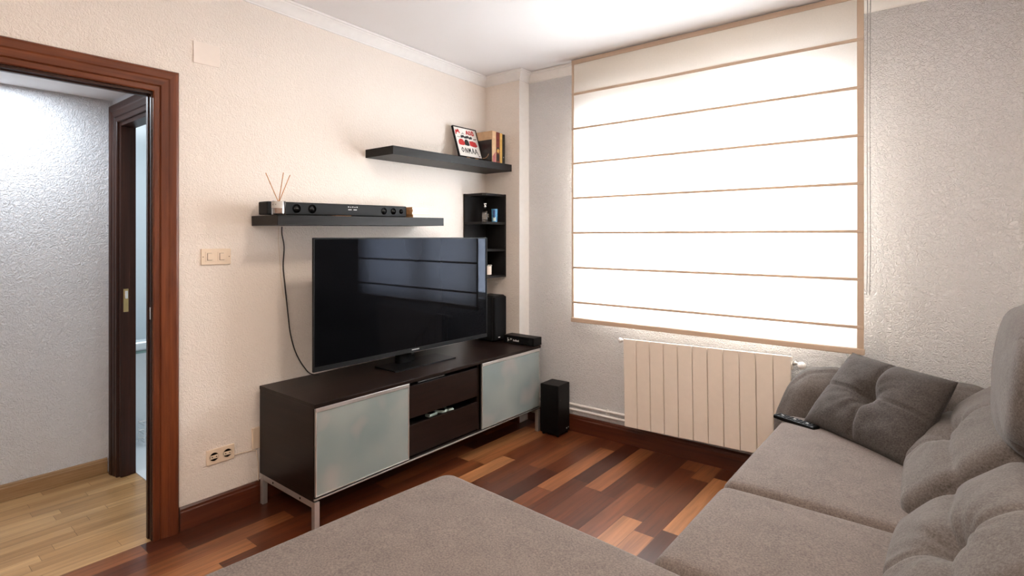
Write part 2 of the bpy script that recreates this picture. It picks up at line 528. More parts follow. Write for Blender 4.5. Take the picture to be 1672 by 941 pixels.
# window wall, in its own frame: origin at (0, WY, 0), turned by WROT
OX0, OX1, OZ0, OZ1 = 0.79, 2.31, 0.835, 2.14
def window_frame_loc(o):
    o.location = (0, WY, 0); o.rotation_euler = (0, 0, WROT); return o
bm = bmesh.new()
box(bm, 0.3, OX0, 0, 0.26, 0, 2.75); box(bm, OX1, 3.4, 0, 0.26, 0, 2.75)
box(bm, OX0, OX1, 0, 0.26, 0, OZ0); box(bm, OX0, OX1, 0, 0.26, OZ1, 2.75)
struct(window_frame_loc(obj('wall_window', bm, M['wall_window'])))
win = struct(window_frame_loc(empty('window_1')))
bm = bmesh.new()
f0, f1 = 0.075, 0.13
box(bm, OX0, OX1, f0, f1, OZ0, OZ0 + 0.06, bev=0.004); box(bm, OX0, OX1, f0, f1, OZ1 - 0.06, OZ1, bev=0.004)
box(bm, OX0, OX0 + 0.055, f0, f1, OZ0 + 0.06, OZ1 - 0.06, bev=0.004); box(bm, OX1 - 0.055, OX1, f0, f1, OZ0 + 0.06, OZ1 - 0.06, bev=0.004)
MX = 1.48
box(bm, MX - 0.08, MX + 0.08, f0, f1, OZ0 + 0.06, OZ1 - 0.06, bev=0.004)
obj('window_frame', bm, M['pvc'], win)
obj('pane', B(OX0 + 0.055, MX - 0.08, 0.1, 0.106, OZ0 + 0.06, OZ1 - 0.06), M['glass'], win)
obj('pane', B(MX + 0.08, OX1 - 0.055, 0.1, 0.106, OZ0 + 0.06, OZ1 - 0.06), M['glass'], win)
obj('window_sill', B(OX0, OX1, -0.0, 0.075, OZ0, OZ0 + 0.02, bev=0.003), M['white'], win)

# cornice: profile (out from wall, down from ceiling)
PROF = [(0, 0.062), (0.008, 0.062), (0.010, 0.056), (0.018, 0.050), (0.030, 0.038), (0.044, 0.026), (0.058, 0.018), (0.060, 0.012), (0.068, 0.010), (0.070, 0.0)]
def cornice(name, path, inward):
    """path of wall points; inward: the offset direction at each point (scaled for the mitre)"""
    bm = bmesh.new()
    rows = []
    for (x, y), (ix, iy) in zip(path, inward):
        rows.append([bm.verts.new((x + ix * o, y + iy * o, CEIL(y) - d - 0.0005)) for o, d in PROF])
    for a, b_ in zip(rows, rows[1:]):
        for k in range(len(PROF) - 1):
            bm.faces.new([a[k], a[k + 1], b_[k + 1], b_[k]])
    return struct(obj(name, bm, M['white'], smooth=True, flat_angle=25))
tw = math.tan(WROT)
cornice('trim_cornice', [(0, -5.1), (0, 0), (0.331, 0), (0.331, wy(0.331)), (3.17, wy(3.17))],
        [(1, 0), (1, -1), (1, -1), (1, -1), (0, -1)])

# skirting boards
def skirt(name, frame, a0, a1, h, mat, d=0.014):
    """frame(a, out, z) -> world"""
    bm = bmesh.new()
    prof = [(0, 0), (d, 0), (d, h * 0.78), (d * 0.8, h * 0.84), (d * 0.75, h * 0.93), (d * 0.45, h), (0, h)]
    lo = [bm.verts.new(frame(a0, o, z)) for o, z in prof]
    hi = [bm.verts.new(frame(a1, o, z)) for o, z in prof]
    for k in range(len(prof) - 1):
        bm.faces.new([lo[k], lo[k + 1], hi[k + 1], hi[k]])
    bm.faces.new(lo); bm.faces.new(hi)
    return struct(obj(name, bm, mat))
skirt('baseboard_left', lambda a, o, z: (o, a, z), DY1 + 0.108, 0.0, 0.105, M['base_y'], 0.018)
skirt('baseboard_column', lambda a, o, z: (a, -o, z), 0.018, 0.331, 0.105, M['base_x'], 0.018)
window_frame_loc(skirt('baseboard_window', lambda a, o, z: (a, -o, z), 0.335, 3.17, 0.112, M['base_x'], 0.02))
skirt('baseboard_right', lambda a, o, z: (3.17 - o, a, z), -5.1, 0.12, 0.105, M['base_y'], 0.018)

# doorway: mitred casing, lining
CPROF = [(0.0, 0.0), (0.0, 0.012), (0.004, 0.016), (0.022, 0.017), (0.026, 0.013), (0.030, 0.019), (0.058, 0.022), (0.064, 0.026), (0.088, 0.029), (0.096, 0.027), (0.102, 0.018), (0.102, 0.0)]
def casing(parent, frame, a0, a1, zt, mats, sides=('head', 'left', 'right')):
    n = len(CPROF)
    for s in sides:
        bm = bmesh.new()
        if s == 'head':
            A = [frame(a0 - o, zt + o, h) for o, h in CPROF]; D = [frame(a1 + o, zt + o, h) for o, h in CPROF]
        elif s == 'left':
            A = [frame(a0 - o, 0, h) for o, h in CPROF]; D = [frame(a0 - o, zt + o, h) for o, h in CPROF]
        else:
            A = [frame(a1 + o, 0, h) for o, h in CPROF]; D = [frame(a1 + o, zt + o, h) for o, h in CPROF]
        a = [bm.verts.new(p) for p in A]; d = [bm.verts.new(p) for p in D]
        for k in range(n):
            bm.faces.new([a[k], a[(k + 1) % n], d[(k + 1) % n], d[k]])
        bm.faces.new(a); bm.faces.new(d)
        obj('casing', bm, mats[0] if s == 'head' else mats[1], parent)
d1 = struct(empty('door_1', (0, DY1, 0)))
off = Vector((0, DY1, 0))
casing(d1, lambda a, z, h: Vector((h, a, z)) - off, DY0, DY1, DH, (M['red_y'], M['red_z']))
bm = bmesh.new()
box(bm, -WT - 0.002, 0.0, -0.004, 0.0, 0, DH - 0.012, bev=0.001)
box(bm, -WT - 0.002, -0.026, -0.009, -0.004, 0, DH - 0.012, bev=0.001)
obj('door_lining', bm, M['dark_z'], d1)
bm = bmesh.new()
box(bm, -WT - 0.002, 0.0, DY0 - DY1, -0.0, DH - 0.012, DH, bev=0.001)
box(bm, -WT - 0.002, -0.026, DY0 - DY1 + 0.02, -0.009, DH - 0.018, DH - 0.012, bev=0.001)
obj('door_lining', bm, M['dark_y'], d1)
bm = B(-WT - 0.002, 0.0, DY0 - DY1, DY0 - DY1 + 0.012, 0, DH - 0.012, bev=0.001)
obj('door_lining', bm, M['dark_z'], d1)
bm = bmesh.new()
box(bm, -0.022, -0.004, -0.0052, -0.0038, 0.985, 1.04, bev=0.0006)
obj('strike_plate', bm, M['chrome'], d1)

# ------------------------------------------------------------------ hall and bathroom beyond
HX, HY = -1.01, -2.115
HC = 2.14
struct(obj('wall_hall_far', B(HX - 0.1, HX, -4.6, HY + 0.075, 0, 2.5), M['hall_wall']))
struct(obj('wall_hall_back', B(HX - 0.1, 0, -4.7, -4.6, 0, 2.5), M['hall_wall']))
struct(obj('ceiling_hall', B(HX, -WT, -4.6, HY, HC, HC + 0.05), M['ceiling']))
skirt('baseboard_hall', lambda a, o, z: (HX + o, a, z), -4.6, HY - 0.026, 0.085, M['oak_y'], 0.014)
BX0, BX1, BH = -0.878, -0.20, 2.0
bm = bmesh.new()
box(bm, HX, BX0, HY, HY + 0.075, 0, 2.5); box(bm, BX1, -WT, HY, HY + 0.075, 0, 2.5); box(bm, BX0, BX1, HY, HY + 0.075, BH, 2.5)
struct(obj('wall_hall_end', bm, M['hall_wall']))
d2 = struct(empty('door_2', (BX0, HY, 0)))
off2 = Vector((BX0, HY, 0))
casing(d2, lambda a, z, h: Vector((a, HY - h, z)) - off2, BX0, BX1, BH, (M['dark_x'], M['dark_z']))
bm = bmesh.new(); box(bm, 0.0, 0.012, 0, 0.075, 0, BH, bev=0.001); box(bm, 0.012, 0.020, 0.0, 0.045, 0, BH - 0.022, bev=0.001)
obj('door_lining', bm, M['dark_z'], d2)
obj('door_lining', B(BX1 - BX0 - 0.012, BX1 - BX0, 0, 0.075, 0, BH, bev=0.001), M['dark_z'], d2)
obj('door_lining', B(0.012, BX1 - BX0 - 0.012, 0, 0.075, BH - 0.022, BH, bev=0.001), M['dark_x'], d2)
bm = B(0.0195, 0.0212, 0.012, 0.036, 0.93, 1.06, bev=0.0005)
obj('strike_plate', bm, M['brass'], d2)
bm = bmesh.new(); box(bm, 0.021, 0.030, 0.016, 0.032, 1.005, 1.05, bev=0.003)
obj('latch', bm, M['chrome'], d2)
BLX, BFY = -2.15, -0.7
struct(obj('floor_bathroom', B(BLX, -WT, HY + 0.075, BFY, -0.1, 0.004), M['bath_floor']))
struct(obj('wall_bathroom_left', B(BLX - 0.1, BLX, HY, BFY, 0, 2.5), M['tile']))
struct(obj('wall_bathroom_far', B(BLX, -WT, BFY, BFY + 0.1, 0, 2.5), M['tile']))
struct(obj('wall_bathroom_near', B(BLX, HX - 0.1, HY + 0.015, HY + 0.075, 0, 2.5), M['tile']))
struct(obj('ceiling_bathroom', B(BLX, -WT, HY + 0.075, BFY, 2.4, 2.45), M['ceiling']))
tub = thing('bathtub', 'white bathtub glimpsed through the bathroom doorway', 'bathtub', (-1.43, -1.4, 0.004))
bm = B(-0.02, 0.0, -0.595, 0.69, 0, 0.60, bev=0.008)
obj('side_panel', bm, M['enamel'], tub)
bm = bmesh.new()
box(bm, -0.08, 0.035, -0.595, 0.69, 0.60, 0.655, bev=0.015, seg=3)
box(bm, -0.7, -0.08, -0.595, -0.52, 0.60, 0.655, bev=0.01); box(bm, -0.7, -0.08, 0.6, 0.69, 0.60, 0.655, bev=0.01)
obj('rim', bm, M['enamel'], tub)
obj('rim_strip', B(0.0, 0.012, -0.59, 0.68, 0.575, 0.592, bev=0.002), M['green_glass'], tub)['label'] = 'grey green strip below the rim'
rk = thing('wire_rack', 'low chrome wire rack on the bathroom floor by the tub', 'rack', (-1.33, -1.75, 0.004))
for z in (0.02, 0.075, 0.13):
    bm = bmesh.new()
    tube(bm, [(-0.06, -0.12, z), (0.06, -0.12, z), (0.06, 0.12, z), (-0.06, 0.12, z), (-0.06, -0.12, z)], 0.004, 6)
    for k in range(5): tube(bm, [(-0.06, -0.10 + k * 0.05, z), (0.06, -0.10 + k * 0.05, z)], 0.002, 5)
    obj('wire_shelf', bm, M['chrome'], rk)
for sx in (-0.06, 0.06):
    for sy in (-0.12, 0.12):
        obj('post', tube(bmesh.new(), [(sx, sy, 0), (sx, sy, 0.15)], 0.004, 6), M['chrome'], rk)

# ------------------------------------------------------------------ roman blind
BY = 0.02
bx0, bx1, bzt, bzb = 0.768, 2.441, 2.548, 0.792
bl = thing('roman_blind', 'cream roman blind lowered over the window with tan rod pockets', 'blind', (bx0, BY, bzb))
W = bx1 - bx0
zf = [0.912 + 0.2345 * i - bzb for i in range(7)]
bm = bmesh.new()
levels = [0.0] + zf + [bzt - bzb]
rows = []
NXB = 24
zs = []
for a, b_ in zip(levels, levels[1:]):
    for k in range(6): zs.append((a + (b_ - a) * k / 6, k / 6))
zs.append((levels[-1], 0))
for z, ph in zs:
    row = []
    for i in range(NXB + 1):
        x = W * i / NXB
        y = 0.006 * math.sin(PI * ph) + 0.003 * noise.noise((x * 2.5, z * 2.5, 1))
        row.append(bm.verts.new((x, y, z)))
    rows.append(row)
for a, b_ in zip(rows, rows[1:]):
    for i in range(NXB): bm.faces.new([a[i], a[i + 1], b_[i + 1], b_[i]])
obj('cloth', bm, M['blind'], bl, smooth=True)
for z in zf:
    bm = B(0, W, -0.007, 0.0045, z - 0.0075, z + 0.0075, bev=0.003)
    obj('rod_pocket', bm, M['blind_hem'], bl)
for x0_, x1_ in ((0.0, 0.014), (W - 0.028, W)):
    obj('side_hem', B(x0_, x1_, -0.0045, 0.0035, 0.01, bzt - bzb, bev=0.001), M['blind_hem'], bl)
obj('bottom_bar', B(-0.004, W + 0.004, -0.012, 0.010, -0.014, 0.016, bev=0.005), M['blind_hem'], bl)
obj('head_hem', B(0.0, W, -0.006, 0.0, bzt - bzb - 0.028, bzt - bzb, bev=0.001), M['blind_hem'], bl)
obj('head_rail', B(-0.002, W + 0.002, 0.004, 0.030, bzt - bzb - 0.012, bzt - bzb + 0.006, bev=0.002), M['alu'], bl)
bm = bmesh.new()
for dx in (0.014, 0.026):
    tube(bm, [(W + dx, 0.012, bzt - bzb), (W + dx - 0.003, 0.014, 1.2), (W + dx, 0.012, 0.5), (W + dx - 0.004, 0.012, 0.28)], 0.0022, 6)
for k in range(60):
    z = 0.3 + k * 0.024
    lathe(bm, [(0, z - 0.004), (0.0034, z), (0, z + 0.004)], 6, (W + 0.025, 0.012, 0))
obj('pull_cord', bm, M['grey'], bl)

# ------------------------------------------------------------------ radiator
rad = thing('radiator', 'cream sectional radiator on the wall below the blind', 'radiator', (1.169, 0.0, 0.159), (0, -R(0.9), R(2.0)))
NS, SW, RH, RD = 11, 0.0868, 0.552, 0.085
for k in range(NS):
    bm = bmesh.new()
    x0_ = k * SW
    box(bm, x0_ + 0.0012, x0_ + SW - 0.0012, 0.0, 0.012, 0.0, RH, bev=0.004)
    box(bm, x0_ + SW / 2 - 0.012, x0_ + SW / 2 + 0.012, 0.01, RD, 0.02, RH - 0.02)
    box(bm, x0_ + 0.003, x0_ + SW - 0.003, 0.02, 0.03, 0.02, RH - 0.03)
    # open fins on top
    for j in range(3):
        yy = 0.014 + j * 0.026
        box(bm, x0_ + 0.004, x0_ + SW - 0.004, yy, yy + 0.018, RH - 0.045 - 0.002 * j, RH - 0.004 - 0.006 * j, bev=0.003)
    tube(bm, [(x0_ + 0.0005, 0.055, RH - 0.06), (x0_ + SW - 0.0005, 0.055, RH - 0.06)], 0.022, 10)
    tube(bm, [(x0_ + 0.0005, 0.055, 0.06), (x0_ + SW - 0.0005, 0.055, 0.06)], 0.022, 10)
    obj('section', bm, M['radiator'], rad)
WR_ = NS * SW
bm = bmesh.new()
lathe(bm, [(0.0, 0.0), (0.012, 0.0), (0.014, 0.006), (0.010, 0.010), (0.010, 0.018), (0, 0.018)], 14, (WR_, 0.055, RH - 0.045), 'x')
lathe(bm, [(0.006, 0.016), (0.006, 0.028)], 10, (WR_, 0.055, RH - 0.045), 'x')
obj('valve_body', bm, M['satin'], rad)
bm = bmesh.new()
lathe(bm, [(0, 0.024), (0.010, 0.026), (0.018, 0.034), (0.020, 0.046), (0.016, 0.058), (0.008, 0.064), (0, 0.066)], 18, (WR_, 0.045, RH - 0.052), 'x')
obj('valve_knob', bm, M['white'], rad)
bm = bmesh.new()
lathe(bm, [(0.0, 0.0), (0.013, -0.0), (0.013, -0.008), (0.007, -0.012), (0.007, -0.026), (0.014, -0.034), (0.015, -0.046), (0.008, -0.056), (0, -0.057)], 16, (0, 0.05, RH - 0.02), 'x')
obj('bleed_valve', bm, M['white'], rad)
hp = thing('heating_pipes', 'pair of white heating pipes running above the window skirting to the radiator', 'pipes', (0.36, wy(0.36) - 0.02, 0.15), (0, 0, WROT))
obj('pipe', tube(bmesh.new(), [(0, 0, 0.038), (0.76, 0, 0.038)], 0.009, 12), M['white'], hp, smooth=True, flat_angle=40)
obj('pipe', tube(bmesh.new(), [(0, -0.004, 0.004), (0.79, -0.004, 0.004)], 0.009, 12), M['white'], hp, smooth=True, flat_angle=40)
for x in (0.3, 0.62):
    obj('bracket', B(x, x + 0.014, -0.008, 0.02, -0.004, 0.05, bev=0.002), M['white'], hp)

# ------------------------------------------------------------------ TV cabinet
cx0, cx1, cy0, cy1, cz0, cz1 = 0.034, 0.541, -1.766, -0.032, 0.153, 0.597
cab = thing('tv_cabinet', 'long wenge television cabinet with frosted glass doors on silver legs', 'tv cabinet', (cx0, cy0, 0))
def cb(x0, x1, y0, y1, z0, z1, bev=0.001, bm=None):
    return box(bm if bm is not None else bmesh.new(), x0 - cx0, x1 - cx0, y0 - cy0, y1 - cy0, z0, z1, bev=bev)
obj('top_panel', cb(cx0, cx1 + 0.003, cy0 - 0.002, cy1 + 0.002, cz1 - 0.018, cz1, 0.0015), M['wenge_y'], cab)
bm = cb(cx0, cx1 - 0.012, cy0, cy1, cz0, cz0 + 0.02)
obj('bottom_panel', bm, M['wenge_y'], cab)
obj('side_panel', cb(cx0, cx1 - 0.010, cy0, cy0 + 0.018, cz0 + 0.02, cz1 - 0.018), M['wenge_x'], cab)
obj('side_panel', cb(cx0, cx1 - 0.010, cy1 - 0.018, cy1, cz0 + 0.02, cz1 - 0.018), M['wenge_x'], cab)
obj('divider', cb(cx0 + 0.01, cx1 - 0.022, -1.222, -1.206, cz0 + 0.02, cz1 - 0.018), M['wenge_z'], cab)
obj('divider', cb(cx0 + 0.01, cx1 - 0.022, -0.662, -0.640, cz0 + 0.02, cz1 - 0.018), M['wenge_z'], cab)
obj('back_panel', cb(cx0, cx0 + 0.008, cy0 + 0.018, cy1 - 0.018, cz0 + 0.02, cz1 - 0.018), M['wenge_y'], cab)
obj('track', cb(cx1 - 0.010, cx1 - 0.002, cy0, cy1, cz0 + 0.008, cz0 + 0.014, 0.001), M['satin'], cab)
for (y0, y1) in ((-1.762, -1.216), (-0.640, -0.040)):
    zb, zt = 0.176, 0.578
    dr = obj('door', cb(cx1 - 0.009, cx1 - 0.001, y0 + 0.006, y1 - 0.006, zb + 0.005, zt - 0.018, 0.0005), M['frost'], cab)
    obj('top_rail', cb(cx1 - 0.011, cx1 + 0.003, y0, y1, zt - 0.018, zt, 0.001), M['alu'], dr)
    bm = cb(cx1 - 0.010, cx1 + 0.001, y0, y0 + 0.006, zb, zt - 0.018, 0.0008)
    cb(cx1 - 0.010, cx1 + 0.001, y1 - 0.006, y1, zb, zt - 0.018, 0.0008, bm)
    cb(cx1 - 0.010, cx1 + 0.001, y0 + 0.006, y1 - 0.006, zb, zb + 0.005, 0.0008, bm)
    obj('edge_frame', bm, M['alu'], dr)
for (z0, z1, zfill) in ((0.384, 0.556, 0.545), (0.184, 0.346, 0.334)):
    d = obj('drawer', cb(cx1 - 0.030, cx1 - 0.014, -1.203, -0.665, z0, z1, 0.001), M['wenge_y'], cab)
    bm = cb(cx0 + 0.05, cx1 - 0.030, -1.195, -1.183, z0 + 0.01, z1 - 0.01)
    cb(cx0 + 0.05, cx1 - 0.030, -0.685, -0.673, z0 + 0.01, z1 - 0.01, 0.001, bm)
    cb(cx0 + 0.05, cx1 - 0.030, -1.183, -0.685, zfill - 0.03, zfill, 0.001, bm)
    obj('drawer_box', bm, M['black'], d)
for y0 in (cy0, cy1 - 0.026):
    for x0 in (cx0 + 0.004, cx1 - 0.028):
        obj('leg', cb(x0, x0 + 0.026, y0, y0 + 0.026, 0, cz0 - 0.0005, 0.0015), M['satin'], cab)
    r = obj('rail', cb(cx0 + 0.030, cx1 - 0.028, y0 + 0.002, y0 + 0.024, cz0 - 0.030, cz0 - 0.0005, 0.0015), M['satin'], cab)
    if y0 == cy0:
        for x in (0.13, 0.38):
            bm = bmesh.new(); lathe(bm, [(0, -0.002), (0.005, -0.0015), (0.005, 0.003)], 10, (x, 0.002, cz0 - 0.015), 'y')
            obj('bolt', bm, M['black'], r)
obj('front_rail', cb(cx0 + 0.2, cx0 + 0.225, cy0 + 0.026, cy1 - 0.026, cz0 - 0.028, cz0 - 0.0005), M['black'], cab)

# little things showing in the gaps of the drawers
hand = []
for i, (y, rz, lab) in enumerate(((-0.993, 0.1, 'pale mint handset in the drawer gap, nearest the left glass door'),
                                  (-0.918, -1.0, 'pale mint handset in the drawer gap, middle one of the three'),
                                  (-0.855, 1.2, 'pale mint handset in the drawer gap, farthest right of the three'))):
    if i == 0:
        h = thing('handset', lab, 'handset', (0.470, y, 0.3355), (0, 0, rz), 'handsets in the drawer')
        b1 = obj('body', rbox(0.02, 0.036, 0.009, 0.008, 8), M['mint'], h, smooth=True); b1.location = (0, 0, 0.009)
        b2 = obj('screen', B(-0.014, 0.014, -0.024, 0.024, 0.0175, 0.0192, bev=0.001), M['black_gloss'], h)
        hand = [h, b1, b2]
    else:
        h = hand[0].copy(); C.objects.link(h)
        h.location = (0.470, y, 0.3355); h.rotation_euler = (0, 0, rz); h['label'] = lab
        for c in hand[1:]:
            k = c.copy(); C.objects.link(k); k.parent = h
dv = thing('media_player', 'flat dark box lying in the open slot above the upper drawer', 'media player', (0.44, -1.0, 0.5455))
obj('body', B(-0.05, 0.05, -0.12, 0.10, 0, 0.018, bev=0.003), M['black'], dv)
obj('front_trim', B(0.0502, 0.0515, -0.11, 0.09, 0.006, 0.012), M['satin'], dv)

# ------------------------------------------------------------------ television
tv = thing('television', 'large flat black television standing on the wenge cabinet', 'television', (0.300, -1.627, cz1), (0, 0, R(-1.0)))
TW, T0, T1 = 1.277, 0.080, 0.752
bm = bmesh.new()
box(bm, -0.014, -0.001, 0, TW, T0, T1, bev=0.002)
box(bm, -0.055, -0.014, 0.12, TW - 0.12, T0 + 0.03, T1 - 0.25, bev=0.012)
obj('housing', bm, M['black'], tv)
obj('screen', B(-0.001, 0.0004, 0.007, TW - 0.007, T0 + 0.024, T1 - 0.007), M['screen'], tv)
bm = bmesh.new()
box(bm, -0.012, 0.003, -0.001, 0.0055, T0, T1, bev=0.0008); box(bm, -0.012, 0.003, TW - 0.0055, TW + 0.001, T0, T1, bev=0.0008)
box(bm, -0.012, 0.003, 0.0055, TW - 0.0055, T1 - 0.0055, T1 + 0.001, bev=0.0008)
obj('bezel', bm, M['bar'], tv)
bz = obj('lower_bezel', B(-0.012, 0.004, 0.0055, TW - 0.0055, T0, T0 + 0.024, bev=0.001), M['bar'], tv)
bm = bmesh.new()
for k in range(9):
    box(bm, 0.004, 0.0046, 0.625 + k * 0.0062, 0.6295 + k * 0.0062, T0 + 0.0125, T0 + 0.0175)
obj('maker_mark', bm, M['silver_mark'], bz)
bm = B(-0.006, 0.003, 0.62, 0.646, T0 - 0.012, T0, bev=0.003)
obj('sensor', bm, M['bar'], tv)
bm = bmesh.new()
prism(bm, [(0.057, 0.462), (0.057, 0.93), (-0.13, 0.93), (-0.13, 0.462)], 0.0005, 0.008, lambda a, b_, h: (a, b_, h))
obj('stand_plate', bm, M['black'], tv)
obj('stand_neck', B(-0.10, -0.058, 0.58, 0.70, 0.008, T0 + 0.12, bev=0.006), M['black_cloth'], tv)

# ------------------------------------------------------------------ speakers, tuner
sp = thing('bookshelf_speaker', 'black box speaker on the cabinet beside the right edge of the television', 'speaker', (0.155, -0.09, cz1))
bm = rbox(0.075, 0.0725, 0.166, 0.016, 10); b1 = obj('cabinet', bm, M['black'], sp, smooth=True); b1.location = (-0.015, 0, 0.1665)
b1 = obj('grille', rbox(0.012, 0.066, 0.158, 0.010, 10), M['black_cloth'], sp, smooth=True); b1.location = (0.062, 0, 0.1665)
obj('badge', B(0.0742, 0.0752, -0.028, -0.008, 0.028, 0.034), M['silver_mark'], sp)
st = thing('set_top_box', 'flat black set-top box at the right end of the cabinet top', 'set-top box', (0.27, -0.105, cz1))
obj('body', B(0, 0.268, 0, 0.092, 0.0005, 0.056, bev=0.003), M['black'], st)
obj('front_window', B(0.03, 0.215, -0.0012, 0.0, 0.008, 0.040), M['black_gloss'], st)
bm = bmesh.new()
prism(bm, [(0.036, 0.012), (0.036, 0.038), (0.042, 0.038), (0.042, 0.028), (0.056, 0.020), (0.042, 0.018), (0.042, 0.012)], 0, 0.0006, lambda a, b_, h: (a, -0.0013 - h, b_))
prism(bm, [(0.058, 0.035), (0.078, 0.035), (0.066, 0.022)], 0, 0.0006, lambda a, b_, h: (a, -0.0013 - h, b_))
for k in range(6):
    box(bm, 0.086 + k * 0.009, 0.0925 + k * 0.009, -0.0019, -0.0013, 0.018, 0.030 - 0.004 * (k % 3 == 1))
obj('front_marks', bm, M['silver_mark'], st)
obj('side_grille', B(0.226, 0.254, -0.0012, 0.0, 0.006, 0.05), M['bar'], st)

sub = thing('subwoofer', 'black tower subwoofer on the floor beside the cabinet and heating pipes', 'subwoofer', (0.641, 0.002, 0), (0, 0, R(2.5)))
obj('cabinet', B(-0.072, 0.072, -0.075, 0.075, 0.016, 0.347, bev=0.004), M['black'], sub)
bm = bmesh.new(); lathe(bm, [(0, 0.0), (0.007, 0.0012), (0.009, 0.0)], 14, (0.0722, -0.045, 0.245), 'x')
obj('port', bm, M['black_gloss'], sub)
bm = bmesh.new()
box(bm, 0.0722, 0.0732, 0.03, 0.040, 0.034, 0.042); box(bm, 0.0722, 0.0732, 0.054, 0.060, 0.036, 0.042)
obj('status_light', bm, M['silver_mark'], sub)
for sx in (-0.055, 0.055):
    for sy in (-0.058, 0.058):
        bm = bmesh.new(); lathe(bm, [(0, 0), (0.009, 0), (0.012, 0.016), (0, 0.016)], 12, (sx, sy, 0))
        obj('foot', bm, M['black'], sub)

# ------------------------------------------------------------------ wall shelves
TILT = R(0.75)
LS = Vector((0, -1.792, 1.460))              # left end of the lower shelf's top edge
ls = thing('wall_shelf', 'black-brown floating shelf carrying the soundbar above the television', 'shelf', LS, (TILT, 0, 0), 'floating shelves')
obj('board', B(0, 0.26, 0, 1.10, -0.05, 0, bev=0.0012), M['blackwood_y'], ls)
us = thing('wall_shelf', 'black-brown floating shelf carrying the poster and books high in the corner', 'shelf', (0, -1.098, 1.884), (0, 0, 0), 'floating shelves')
obj('board', B(0, 0.26, 0, 1.096, -0.05, 0, bev=0.0012), M['blackwood_y'], us)
def on_ls(x, y, z=0.0):
    """point standing on the lower shelf; y measured in the world"""
    d = y - LS.y
    return Vector((x, LS.y + d * math.cos(TILT), LS.z + d * math.sin(TILT) + z + 0.0006))

sb = thing('soundbar', 'long dark grey soundbar lying along the lower shelf', 'soundbar', on_ls(0.06, -1.786), (TILT, 0, 0))
SBL = 0.885
bm = B(0, 0.09, 0, SBL, 0.004, 0.070, bev=0.006, seg=3)
obj('body', bm, M['bar'], sb)
for y in (0.05, 0.8):
    obj('rubber_foot', B(0.02, 0.07, y, y + 0.04, 0, 0.005), M['black'], sb)
for y, r_ in ((0.155, 0.027), (0.243, 0.027), (SBL - 0.175, 0.024), (SBL - 0.105, 0.023), (SBL - 0.045, 0.018)):
    bm = bmesh.new()
    lathe(bm, [(r_, 0.0), (r_, 0.0022), (r_ * 0.88, 0.0022), (r_ * 0.86, 0.0006)], 24, (0.0895, y, 0.037), 'x', 0)
    rg = obj('driver_ring', bm, M['bar'], sb, smooth=True, flat_angle=40)
    bm = bmesh.new()
    lathe(bm, [(r_ * 0.87, 0.0006), (r_ * 0.6, -0.0), (r_ * 0.42, 0.001), (r_ * 0.38, 0.005), (r_ * 0.2, 0.009), (0, 0.0105)], 24, (0.0898, y, 0.037), 'x')
    obj('driver_cone', bm, M['black_gloss'], rg, smooth=True)
bm = bmesh.new()
for k in range(5): box(bm, 0.0901, 0.0907, 0.462 + k * 0.014, 0.470 + k * 0.014, 0.052, 0.057 - 0.0015 * (k % 2))
for k in range(2): box(bm, 0.0901, 0.0907, 0.464 + k * 0.034, 0.486 + k * 0.034, 0.037, 0.0415)
obj('display_marks', bm, M['silver_mark'], sb)
bk = thing('cardboard_strip', 'thin reddish tan strip peeking out under the middle of the soundbar', 'strip', on_ls(0.14, -1.43, 0), (TILT, 0, 0))
obj('card', B(0, 0.05, 0, 0.10, 0.0, 0.0035), M['reed'], bk)

# stacked pale books right of the soundbar
bz_ = 0.0
for k, (h, d0, lab) in enumerate(((0.020, 0.004, 'pale book with tan spine at the bottom of the stack beside the soundbar'),
                                  (0.016, -0.003, 'pale book second from bottom in the stack beside the soundbar'),
                                  (0.014, 0.002, 'pale book second from top in the stack beside the soundbar'),
                                  (0.015, -0.002, 'pale book on top of the stack beside the soundbar'))):
    t_ = thing('book', lab, 'book', on_ls(0.07, -0.882 + d0, bz_), (TILT, 0, 0), 'pale books stacked by the soundbar')
    wl = 0.135 if k < 2 else 0.140
    obj('pages', B(0.004, 0.106, 0.003, wl - 0.003, 0.002, h - 0.002), M['paper'], t_)
    bm = bmesh.new()
    box(bm, 0, 0.11, 0.0015, wl, 0, 0.002); box(bm, 0, 0.11, 0.0015, wl, h - 0.002, h)
    obj('cover', bm, M['candle'], t_)
    obj('spine', B(0, 0.11, 0.0, 0.0016, 0.0, h), M['tan'], t_)['label'] = 'tan spine'
    bz_ += h + 0.0004

# reed diffuser
rd = thing('reed_diffuser', 'small glass reed diffuser with three sticks at the left end of the lower shelf', 'diffuser', on_ls(0.206, -1.757))
bm = bmesh.new(); lathe(bm, [(0, 0.001), (0.031, 0.001), (0.0325, 0.004), (0.0325, 0.066), (0.030, 0.069), (0.029, 0.066), (0.0295, 0.008), (0, 0.007)], 28)
obj('jar', bm, M['glass'], rd, smooth=True, flat_angle=40)
bm = bmesh.new(); lathe(bm, [(0, 0.0075), (0.0285, 0.0075), (0.0285, 0.034), (0, 0.034)], 24)
obj('liquid', bm, M['amber'], rd, smooth=True, flat_angle=40)
bm = bmesh.new()
for k in range(15):
    pass
n = 20
a0, a1 = R(-115), R(10)
lo = [bm.verts.new((0.0328 * math.cos(a0 + (a1 - a0) * k / n), 0.0328 * math.sin(a0 + (a1 - a0) * k / n), 0.033)) for k in range(n + 1)]
hi = [bm.verts.new((v.co.x, v.co.y, 0.0655)) for v in lo]
for k in range(n): bm.faces.new([lo[k], lo[k + 1], hi[k + 1], hi[k]])
bmesh.ops.solidify(bm, geom=bm.faces[:], thickness=0.0004)
lb = obj('jar_label', bm, M['paper'], rd, smooth=True, flat_angle=40)
bm = bmesh.new()
